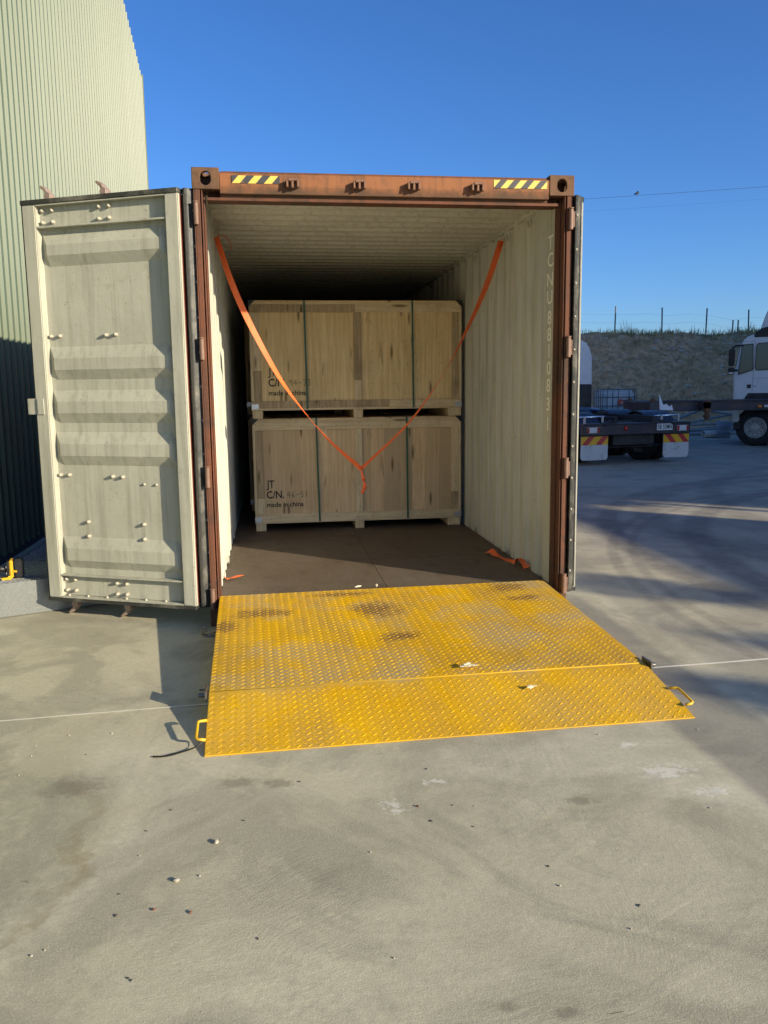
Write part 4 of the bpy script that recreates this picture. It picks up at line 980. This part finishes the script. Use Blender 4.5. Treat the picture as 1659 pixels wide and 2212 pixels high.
chip('foam_scrap', 'small upright cream scrap right of the other at the ramp top', 'scrap', (1.118, .10, .208), (.012, .010, .018), .1, M_FOAM, 42)
for nm, lb, c0, k in (('wood_scrap', 'splintered pale wood scrap lying on the upper ramp plate', (1.40, -1.40, .1195), 1.0), ('wood_scrap', 'tiny wood splinter on the lower ramp plate', (1.66, -1.65, .0815), .5)):
    m = MB()
    for i in range(5):
        a = random.uniform(-.5, .7); L = random.uniform(.02, .045)*k; p = Vector(c0)+Vector((random.uniform(-.02, .02)*k, random.uniform(-.012, .012)*k, .003+i*.002)); d = Vector((math.cos(a), math.sin(a), random.uniform(-.05, .15)))*L
        m.bar(p-d, p+d, .012*k, .004, 0)
    tag(m.build(nm, M_FOAM), lb, 'scrap')

# ------------------------------------------------------------------ prime mover with number plate
pmv = thing('prime_mover', 'dark prime mover truck seen from behind with striped white mudflaps', 'truck', (7.62, 10.2, 0), R_(9.5))
def wheel(mb_t, mb_r, x, y, r, w, sgn):
    mb_t.lathe([(r*.58, 0), (r*.9, 0), (r*.97, .02), (r, .05), (r, w-.05), (r*.97, w-.02), (r*.9, w), (r*.58, w)], (x, y, r), (sgn, 0, 0), 36)
    mb_r.lathe([(r*.58, .03), (r*.5, .06), (r*.46, .02), (r*.3, .0), (r*.26, .07), (0, .07)], (x, y, r), (-sgn, 0, 0), 24)
bp = MB(); bp.box(-1.22, 1.22, 0, .12, .60, .80); bp.box(-1.22, 1.22, -.03, .2, .80, .825); bp.build('bumper', M_NAVY, pmv, bevel=.006)
for sx in (-1, 1):
    lampb = MB().box(sx*1.02-.13, sx*1.02+.13, -.03, 0, .645, .755).build('tail_light', M_LENS_W, pmv, bevel=.004)
    MB().box(sx*1.02-.13-.0, sx*1.02-.085, -.034, -.0305, .65, .75).build('red_lens', M_LENS_R, lampb); MB().box(sx*1.02+.085, sx*1.02+.13, -.034, -.0305, .65, .75).build('red_lens', M_LENS_R, lampb)
MB().lathe([(0, .03), (.04, .028), (.05, .0)], (-.28, -.001, .715), (0, -1, 0), 16).build('reflector', M_LENS_R, pmv)
np_ = MB().box(.43, .79, -.012, 0, .665, .795).build('number_plate', M_PLATE, pmv, bevel=.002)
m = MB(); put_text(m, 'SB 55MN', .125, (.448, -.0135, .69), (1, 0, 0), (0, 0, 1), fit=.325, bold=.02); m.build('plate_lettering', M_BLACKP, np_, recalc=False)
for sx in (-1, 1):
    xc = sx*.935
    f = MB(); f.prism([(xc-.30, .58), (xc+.30, .58), (xc+.30, .15), (xc+.26, .11), (xc-.26, .11), (xc-.30, .15)], .06, .072, lambda a, b, w: (a, w, b)); fo = f.build('mudflap', M_FLAP, pmv)
    y_ = MB().box(xc-.298, xc+.298, .054, .0595, .41, .575).build('yellow_strip', M_YELS, fo)
    m = MB()
    for k in range(2):
        a0 = xc-.298+.02+k*.30 + (0 if sx < 0 else .0); sl_ = .15*(1 if sx < 0 else -1)
        b0 = a0 if sx < 0 else a0+.15
        m.prism([(b0, .41), (b0+.13, .41), (b0+.13+sl_, .575), (b0+sl_, .575)], .0525, .0538, lambda a, b, w: (a, w, b))
    m.build('red_stripe', M_REDS, fo)
    MB().box(xc-.3, xc+.3, .055, .09, .5755, .605).build('flap_bracket', M_BLK, pmv)
m = MB(); m.box(-.47, .47, .14, .5, .38, .59); m.box(-.9, .9, .3, .42, .32, .36); m.prism([(.2, .3), (.45, .3), (.5, .2), (.3, .2)], .5, .54, lambda a, b, w: (a, w, b)); m.build('underrun_bar', M_BLK, pmv, bevel=.01)
for sx in (-1, 1):
    MB().box(sx*.43-.04, sx*.43+.04, .12, 6.2, .70, .95).build('chassis_rail', M_BLK, pmv, bevel=.005)
    MB().bar((sx*.43, .15, .86), (sx*.80, .02, .80), .09, .06).build('rail_brace', M_BLK, pmv)
    for ya in (.95, 2.25):
        t_, r_ = MB(), MB(); wheel(t_, r_, sx*1.17, ya, .50, .28, -sx); wheel(t_, r_, sx*.86, ya, .50, .28, -sx)
        wo = t_.build('wheel', M_TYRE, pmv, smooth=True); r_.build('rim', M_RIM, wo, smooth=True)
        m = MB(); arc = [(ya+math.cos(a)*.60, .50+math.sin(a)*.53) for a in [math.pi*(.06+.88*i/12) for i in range(13)]]
        m.prism(arc+[(y*.0+ya+(y-ya)*.96, .5+(z-.5)*.96) for y, z in arc[::-1]], sx*.56, sx*1.20, lambda a, b, w: (w, a, b)); m.build('mudguard', M_NAVY, pmv, bevel=.004)
    m = MB(); m.tube([(sx*.58, .3, .93), (sx*.62, .24, .945), (sx*1.15, .24, .945), (sx*1.19, .30, .93)], .022, 8); m.build('guard_tube', M_CHROME, pmv, smooth=True)
    for xx in (.68, 1.08): MB().box(sx*xx-.025, sx*xx+.025, .20, .215, .80, .96).build('tube_clamp', M_RIM, pmv)
m = MB(); m.prism([(-.46, 2.4), (-.2, 1.7), (-.08, 1.62), (-.08, 2.0), (.08, 2.0), (.08, 1.62), (.2, 1.7), (.46, 2.4), (.35, 2.85), (-.35, 2.85)], 1.02, 1.07, lambda a, b, w: (a, b, w + (b-2.3)*.03)); m.build('fifth_wheel', M_BLUEP, pmv, bevel=.008)
MB().box(-.5, .5, 1.9, 2.6, .90, 1.0).build('fifth_wheel_base', M_BLK, pmv); MB().box(-.42, .42, .55, .75, .74, .84).build('cross_member', M_BLK, pmv); MB().box(-.38, .38, 1.3, 1.5, .78, .90).build('cross_member', M_BLK, pmv)
m = MB(); m.prism([(-1.22, 1.05), (1.22, 1.05), (1.24, 1.3), (1.22, 2.25), (1.12, 2.55), (.9, 2.66), (-.9, 2.66), (-1.12, 2.55), (-1.22, 2.25)], 3.75, 5.6, lambda a, b, w: (a, w, b)); m.build('cab', M_WHITE, pmv, bevel=.05, seg=3)
MB().box(-.9, 1.1, 3.55, 3.72, .95, 1.6).build('air_tank_panel', M_BLK, pmv, bevel=.02); MB().box(.7, 1.2, 2.95, 3.6, .5, .98).build('fuel_tank', M_BLK, pmv, bevel=.06, seg=3)
for sx in (-1, 1):
    t_, r_ = MB(), MB(); wheel(t_, r_, sx*1.2, 4.9, .50, .3, -sx); wo = t_.build('wheel', M_TYRE, pmv, smooth=True); r_.build('rim', M_RIM, wo, smooth=True)

# ------------------------------------------------------------------ skeletal trailer
tr = thing('skeletal_trailer', 'long dark skeletal trailer frame reaching across in front of white cab', 'trailer', (13, 13.6, 0))
for y, nm in ((13.3, 'main_beam'), (14.0, 'main_beam')):
    m = MB(); m.box(9.35, 21, y-.07, y+.07, 1.165, 1.185); m.box(9.35, 21, y-.012, y+.012, .96, 1.165); m.box(9.35, 21, y-.07, y+.07, .935, .96); m.build(nm, M_PLUM, tr, bevel=.003)
m = MB(); m.box(9.12, 9.36, 12.9, 14.35, .95, 1.17); m.build('front_bolster', M_PLUM, tr, bevel=.01)
for y in (13.0, 14.25):
    m = MB(); m.lathe([(.0, .09), (.03, .08), (.07, .04), (.10, .0)], (9.24, y, 1.17), (0, 0, 1), 12); m.build('twist_lock', M_RUST, tr)
for x in (10.6, 12.9, 15, 17.5, 20): MB().box(x-.06, x+.06, 12.95, 14.3, 1.0, 1.15).build('cross_bearer', M_PLUM, tr, bevel=.004)
m = MB(); m.box(10.54, 10.66, 12.95, 13.07, .91, 1.18); m.box(10.56, 10.64, 12.97, 13.05, .74, .91); m.box(10.53, 10.67, 12.95, 13.07, .80, .84); m.build('side_pin', M_RUST, tr, bevel=.004)
for x, mt, w in ((9.47, M_LENS_O, .055), (12.06, M_LENS_O, .055), (12.22, M_LENS_W, .05)): MB().box(x-w, x+w, 13.2, 13.228, 1.0, 1.055).build('marker_light', mt, tr, bevel=.003)
for y in (13.1, 14.2): MB().box(12.86, 12.98, y-.06, y+.06, 0, 1.0).build('landing_leg', M_NAVY, tr, bevel=.004); MB().box(12.78, 13.06, y-.12, y+.12, 0.0, .02).build('leg_foot', M_NAVY, tr)
for x in (18.6, 19.9):
    for y, sg in ((12.65, 1), (14.65, -1)):
        t_, r_ = MB(), MB(); t_.lathe([(.29, 0), (.46, 0), (.5, .05), (.5, .23), (.46, .28), (.29, .28)], (x, y, .5), (0, sg, 0), 32); r_.lathe([(.29, .04), (.2, .02), (0, .02)], (x, y, .5), (0, sg, 0), 20); wo = t_.build('wheel', M_TYRE, tr, smooth=True); r_.build('rim', M_RIM, wo)
    MB().tube([(x, 12.8, .5), (x, 14.5, .5)], .06, 8).build('axle', M_BLK, tr); MB().box(x-.1, x+.1, 13.2, 13.4, .5, .93).build('hanger', M_BLK, tr); MB().box(x-.1, x+.1, 13.9, 14.1, .5, .93).build('hanger', M_BLK, tr)

# ------------------------------------------------------------------ white cab truck behind the trailer
ct = thing('white_truck', 'white cab over truck facing left at the right edge of the yard', 'truck', (12.1, 14.45, 0))
ct['sx_'] = .87
oy = .15
out_ = [(12.10, .98), (12.07, 1.8), (12.13, 1.98), (12.22, 2.5), (12.33, 2.70), (12.58, 2.79), (12.9, 2.84), (14.1, 2.84), (14.1, .98)]
m = MB(); m.prism(out_, 14.3+oy, 16.7, lambda a, b, w: (a, w, b)); cab = m.build('cab', M_WHITE, ct, bevel=.04, seg=3)
def sidepoly(mb, poly, y0, y1): mb.prism(poly, y0, y1, lambda a, b, w: (a, w, b))
Y0 = 14.3+oy
m = MB(); sidepoly(m, [(12.27, 2.52), (12.55, 2.54), (12.57, 1.91), (12.2, 1.80)], Y0-.012, Y0+.002); w1 = m.build('side_window', M_GLASS, ct)
m = MB(); sidepoly(m, [(12.65, 2.50), (12.69, 2.55), (13.2, 2.57), (13.2, 1.92), (12.68, 1.90), (12.64, 1.95)], Y0-.012, Y0+.002); w2 = m.build('side_window', M_GLASS, ct)
def outline(mb, poly, y, t):
    for i in range(len(poly)): a = poly[i]; b = poly[(i+1) % len(poly)]; mb.bar((a[0], y, a[1]), (b[0], y, b[1]), t, t)
m = MB(); outline(m, [(12.265, 2.525), (12.553, 2.545), (12.575, 1.905), (12.195, 1.795)], Y0-.008, .022); m.build('window_seal', M_BLK, w1)
m = MB(); outline(m, [(12.645, 2.50), (12.685, 2.555), (13.2, 2.575), (13.2, 1.915), (12.675, 1.895), (12.635, 1.95)], Y0-.008, .02); m.build('window_seal', M_BLK, w2)
m = MB(); m.bar((12.605, Y0-.001, 2.62), (12.585, Y0-.001, 1.34), .006, .006); m.bar((12.585, Y0-.001, 1.70), (13.6, Y0-.001, 1.70), .006, .006); m.bar((12.30, Y0-.001, 2.60), (12.605, Y0-.001, 2.62), .006, .006); m.build('panel_seam', M_BLK, cab)
m = MB(); sidepoly(m, [(12.12, 2.0), (12.235, 2.52), (12.33, 2.66), (12.32, 2.70), (12.21, 2.52), (12.10, 2.0)], 14.6, 16.55); m.build('windscreen', M_GLASS, ct)
m = MB(); sidepoly(m, [(12.56, 2.70), (12.58, 2.80), (12.75, 2.92), (13.1, 3.0), (13.1, 2.70)], Y0-.015, 16.75); m.build('sun_visor', M_BLKM, ct, bevel=.02)
m = MB(); sidepoly(m, [(12.72, 2.90), (12.84, 3.25), (13.1, 3.75), (14.0, 3.85), (14.0, 2.84)], Y0+.1, 16.6); m.build('roof_fairing', M_WHITE, ct, bevel=.03, seg=2)
m = MB(); m.box(11.92, 12.09, 14.12, 14.22, 2.0, 2.42); m.build('mirror', M_BLKM, ct, bevel=.02, seg=2)
m = MB(); m.box(11.915, 12.09, 14.12, 14.22, 1.79, 1.97); lm_ = m.build('mirror', M_BLKM, ct, bevel=.02, seg=2); MB().box(11.94, 12.065, 14.115, 14.119, 1.81, 1.85).build('mirror_glass', M_LENS_W, lm_)
MB().tube([(12.0, 14.17, 2.43), (12.1, 14.2, 2.5), (12.3, Y0, 2.52)], .022, 8).build('mirror_arm', M_BLKM, ct); MB().tube([(12.05, 14.18, 1.9), (12.15, Y0, 1.9)], .03, 8).build('mirror_arm', M_BLKM, ct)
MB().box(12.44, 12.55, Y0-.006, Y0-.0005, 1.45, 1.545).build('badge', M_BLKM, ct)
m = MB(); put_text(m, '400', .06, (12.6, Y0-.002, 1.48), (1, 0, 0), (0, 0, 1)); m.build('model_number', M_CAGE, ct, recalc=False)
m = MB(); sidepoly(m, [(12.38, .9), (12.40, 1.22), (12.48, 1.33), (13.4, 1.33), (13.4, .9)], Y0-.02, Y0-.001); m.build('wheel_arch', M_BLK, ct, bevel=.01)
m = MB(); m.box(12.09, 12.28, Y0-.02, 16.7, .60, .979); m.build('front_bumper', M_PVC, ct, bevel=.03, seg=2); MB().box(12.13, 12.32, Y0, 16.6, .40, .598).build('step', M_BLK, ct, bevel=.02)
for y, sg in ((14.33+oy, 1), (16.7, -1)):
    t_, r_ = MB(), MB(); t_.lathe([(.27, 0), (.42, 0), (.46, .05), (.46, .25), (.42, .3), (.27, .3)], (12.64, y, .46), (0, sg, 0), 40)
    r_.lathe([(.275, .02), (.26, -.005), (.235, -.005), (.22, .04), (.12, .05), (.11, -.02), (0, -.025)], (12.64, y, .46), (0, sg, 0), 32)
    wo = t_.build('wheel', M_TYRE, ct, smooth=True, noscale=True); r_.build('rim', M_RIM, wo, noscale=True)
    nutm = MB()
    for k in range(10): a = k*.628; nutm.lathe([(0, -.02), (.014, -.02), (.016, .04)], (12.64+math.cos(a)*.165, y, .46+math.sin(a)*.165), (0, sg, 0), 6)
    nutm.build('wheel_nuts', M_BLK, wo, noscale=True)
MB().box(12.5, 20, 14.9, 15.1, .7, .95).build('chassis_rail', M_BLK, ct); MB().box(12.5, 20, 16.1, 16.3, .7, .95).build('chassis_rail', M_BLK, ct)
MB().box(13.25, 14.1, Y0+.02, 16.6, .45, .97).build('lower_fairing', M_BLK, ct)
for y, sg in ((14.5, 1), (16.7, -1)):
    t_ = MB(); t_.lathe([(0, .03), (.27, .03), (.42, 0), (.48, .05), (.48, .5), (.42, .55)], (17.5, y, .48), (0, sg, 0), 32); t_.build('wheel', M_TYRE, ct, smooth=True, noscale=True)

ct.rotation_euler = (0, 0, R_(-31))

# ------------------------------------------------------------------ liquid tote, tyre, pipes, drum
ib = thing('liquid_tote', 'white caged liquid tote standing behind the prime mover', 'tank', (10.45, 18.0, 0), R_(-6))
MB().box(-.47, .47, -.47, .47, .45, 1.43).build('plastic_tank', M_IBC, ib, bevel=.09, seg=3)
m = MB()
for sgx, sgy in ((0, -1), (0, 1)):
    for x in (-.49, -.36, -.2, -.04, .27, .42, .49): m.tube([(x, sgy*.49, .3), (x, sgy*.49, 1.44)], .011, 6)
for sx in (-1, 1):
    for y in (-.3, -.1, .1, .3): m.tube([(sx*.5, y, .3), (sx*.5, y, 1.44)], .011, 6)
for z in (.5, .74, .98, 1.23, 1.45):
    m.tube([(-.5, -.43, z), (-.43, -.5, z), (.43, -.5, z), (.5, -.43, z), (.5, .43, z), (.43, .5, z), (-.43, .5, z), (-.5, .43, z)], .013, 6, closed=True)
m.build('cage', M_CAGE, ib)
MB().box(-.5, .5, -.5, .5, .0, .14).build('pallet', M_CAGE, ib, bevel=.01); MB().box(-.45, .45, -.45, .45, .141, .449).build('lower_tank', M_IBC, ib)
lb_ = MB().box(-.02, .33, -.512, -.506, 1.02, 1.15).build('label', M_NAVYL, ib); MB().lathe([(0, .004), (.085, .004), (.09, 0)], (.02, -.513, 1.085), (0, -1, 0), 20).build('red_emblem', M_REDL, lb_)
m = MB(); put_text(m, 'aquator', .075, (.02, -.519, 1.06), (1, 0, 0), (0, 0, 1), fit=.25); m.build('label_lettering', M_PLATE, lb_, recalc=False)
t_ = MB(); t_.lathe([(.30, 0), (.5, 0), (.55, .05), (.55, .25), (.5, .3), (.30, .3)], (10.52, 16.2, .56), (0, 1, 0), 36); ty = t_.build('spare_tyre', M_TYRE, smooth=True)
ty2 = MB().lathe([(.3, .05), (.12, .06), (0, .06)], (10.52, 16.2, .56), (0, 1, 0), 24).build('rim', M_RUST, ty); tag(ty, 'upright black tyre standing beyond the trailer front end', 'tyre')
m = MB(); m.prism([(0, 0), (.30, -.02), (.28, .1), (.22, .06), (.16, .12), (.08, .1), (.04, .24), (.0, .34)], 0, .012, lambda a, b, w: (8.72+a, 11.55+w+b*.2, 1.03+b)); tag(m.build('white_scrap_sheet', M_WCUT), 'torn white plastic sheet resting on the prime mover mudguard', 'scrap')
rr = random.Random(5)
PL = [((12.9, 19.3, .06), (17.0, 19.9, .07), .05), ((12.6, 19.6, .06), (17.4, 19.5, .08), .06), ((12.9, 19.0, .16), (17.2, 19.5, .20), .045), ((13.2, 19.9, .05), (16.8, 20.2, .35), .045), ((12.6, 19.5, .18), (15.2, 19.7, .62), .04), ((14.0, 19.5, .78), (17.4, 19.3, .22), .045), ((12.8, 19.8, .28), (14.2, 19.6, .84), .045), ((14.3, 19.2, .16), (17.8, 18.9, .30), .05), ((15.0, 19.8, .10), (18.2, 19.2, .55), .04), ((12.7, 19.15, .30), (16.0, 19.6, .34), .04), ((13.0, 18.9, .05), (16.5, 19.0, .05), .05)]
desc = ['lowest grey pipe at the back of the scrap pile', 'long thick grey pipe in the scrap pile', 'grey pipe sloping gently across the pile front', 'grey pipe at the rear of the pile rising right', 'grey pipe leaning up to the left peak of the pile', 'grey pipe running down right from the pile peak', 'short grey pipe standing steepest at the pile peak', 'grey pipe at the right of the pile near the drum', 'grey pipe sticking up at the far right of the pile', 'middle grey pipe lying flat across the pile', 'grey pipe lying nearest on the ground before the pile']
for (a, b, r), dsc in zip(PL, desc):
    a = Vector(a); b = Vector(b); d = (b-a).normalized(); m = MB()
    m.lathe([(r, 0), (r, (b-a).length), (r*.8, (b-a).length), (r*.8, 0), (r, 0)], a, d, 10); tag(m.build('metal_pipe', M_PIPE, smooth=False), dsc, 'pipe', 'pipes in the scrap pile')
m = MB(); m.lathe([(.11, 0), (.11, .62), (.095, .62), (.095, 0), (.11, 0)], (13.05, 17.6, .11), (1, .05, 0), 20); tag(m.build('white_pipe', M_PVC, smooth=False), 'short fat white plastic pipe lying left of the blue drum', 'pipe')
m = MB(); m.lathe([(0, 0), (.19, 0), (.2, .015), (.2, .16), (.208, .175), (.2, .19), (.2, .32), (.208, .335), (.2, .35), (.2, .46), (.185, .485), (.1, .49), (.09, .475), (0, .475)], (13.62, 17.5, 0), (0, 0, 1), 28); tag(m.build('plastic_drum', M_DRUM, smooth=True), 'blue grey plastic drum standing by the scrap pipes', 'drum')
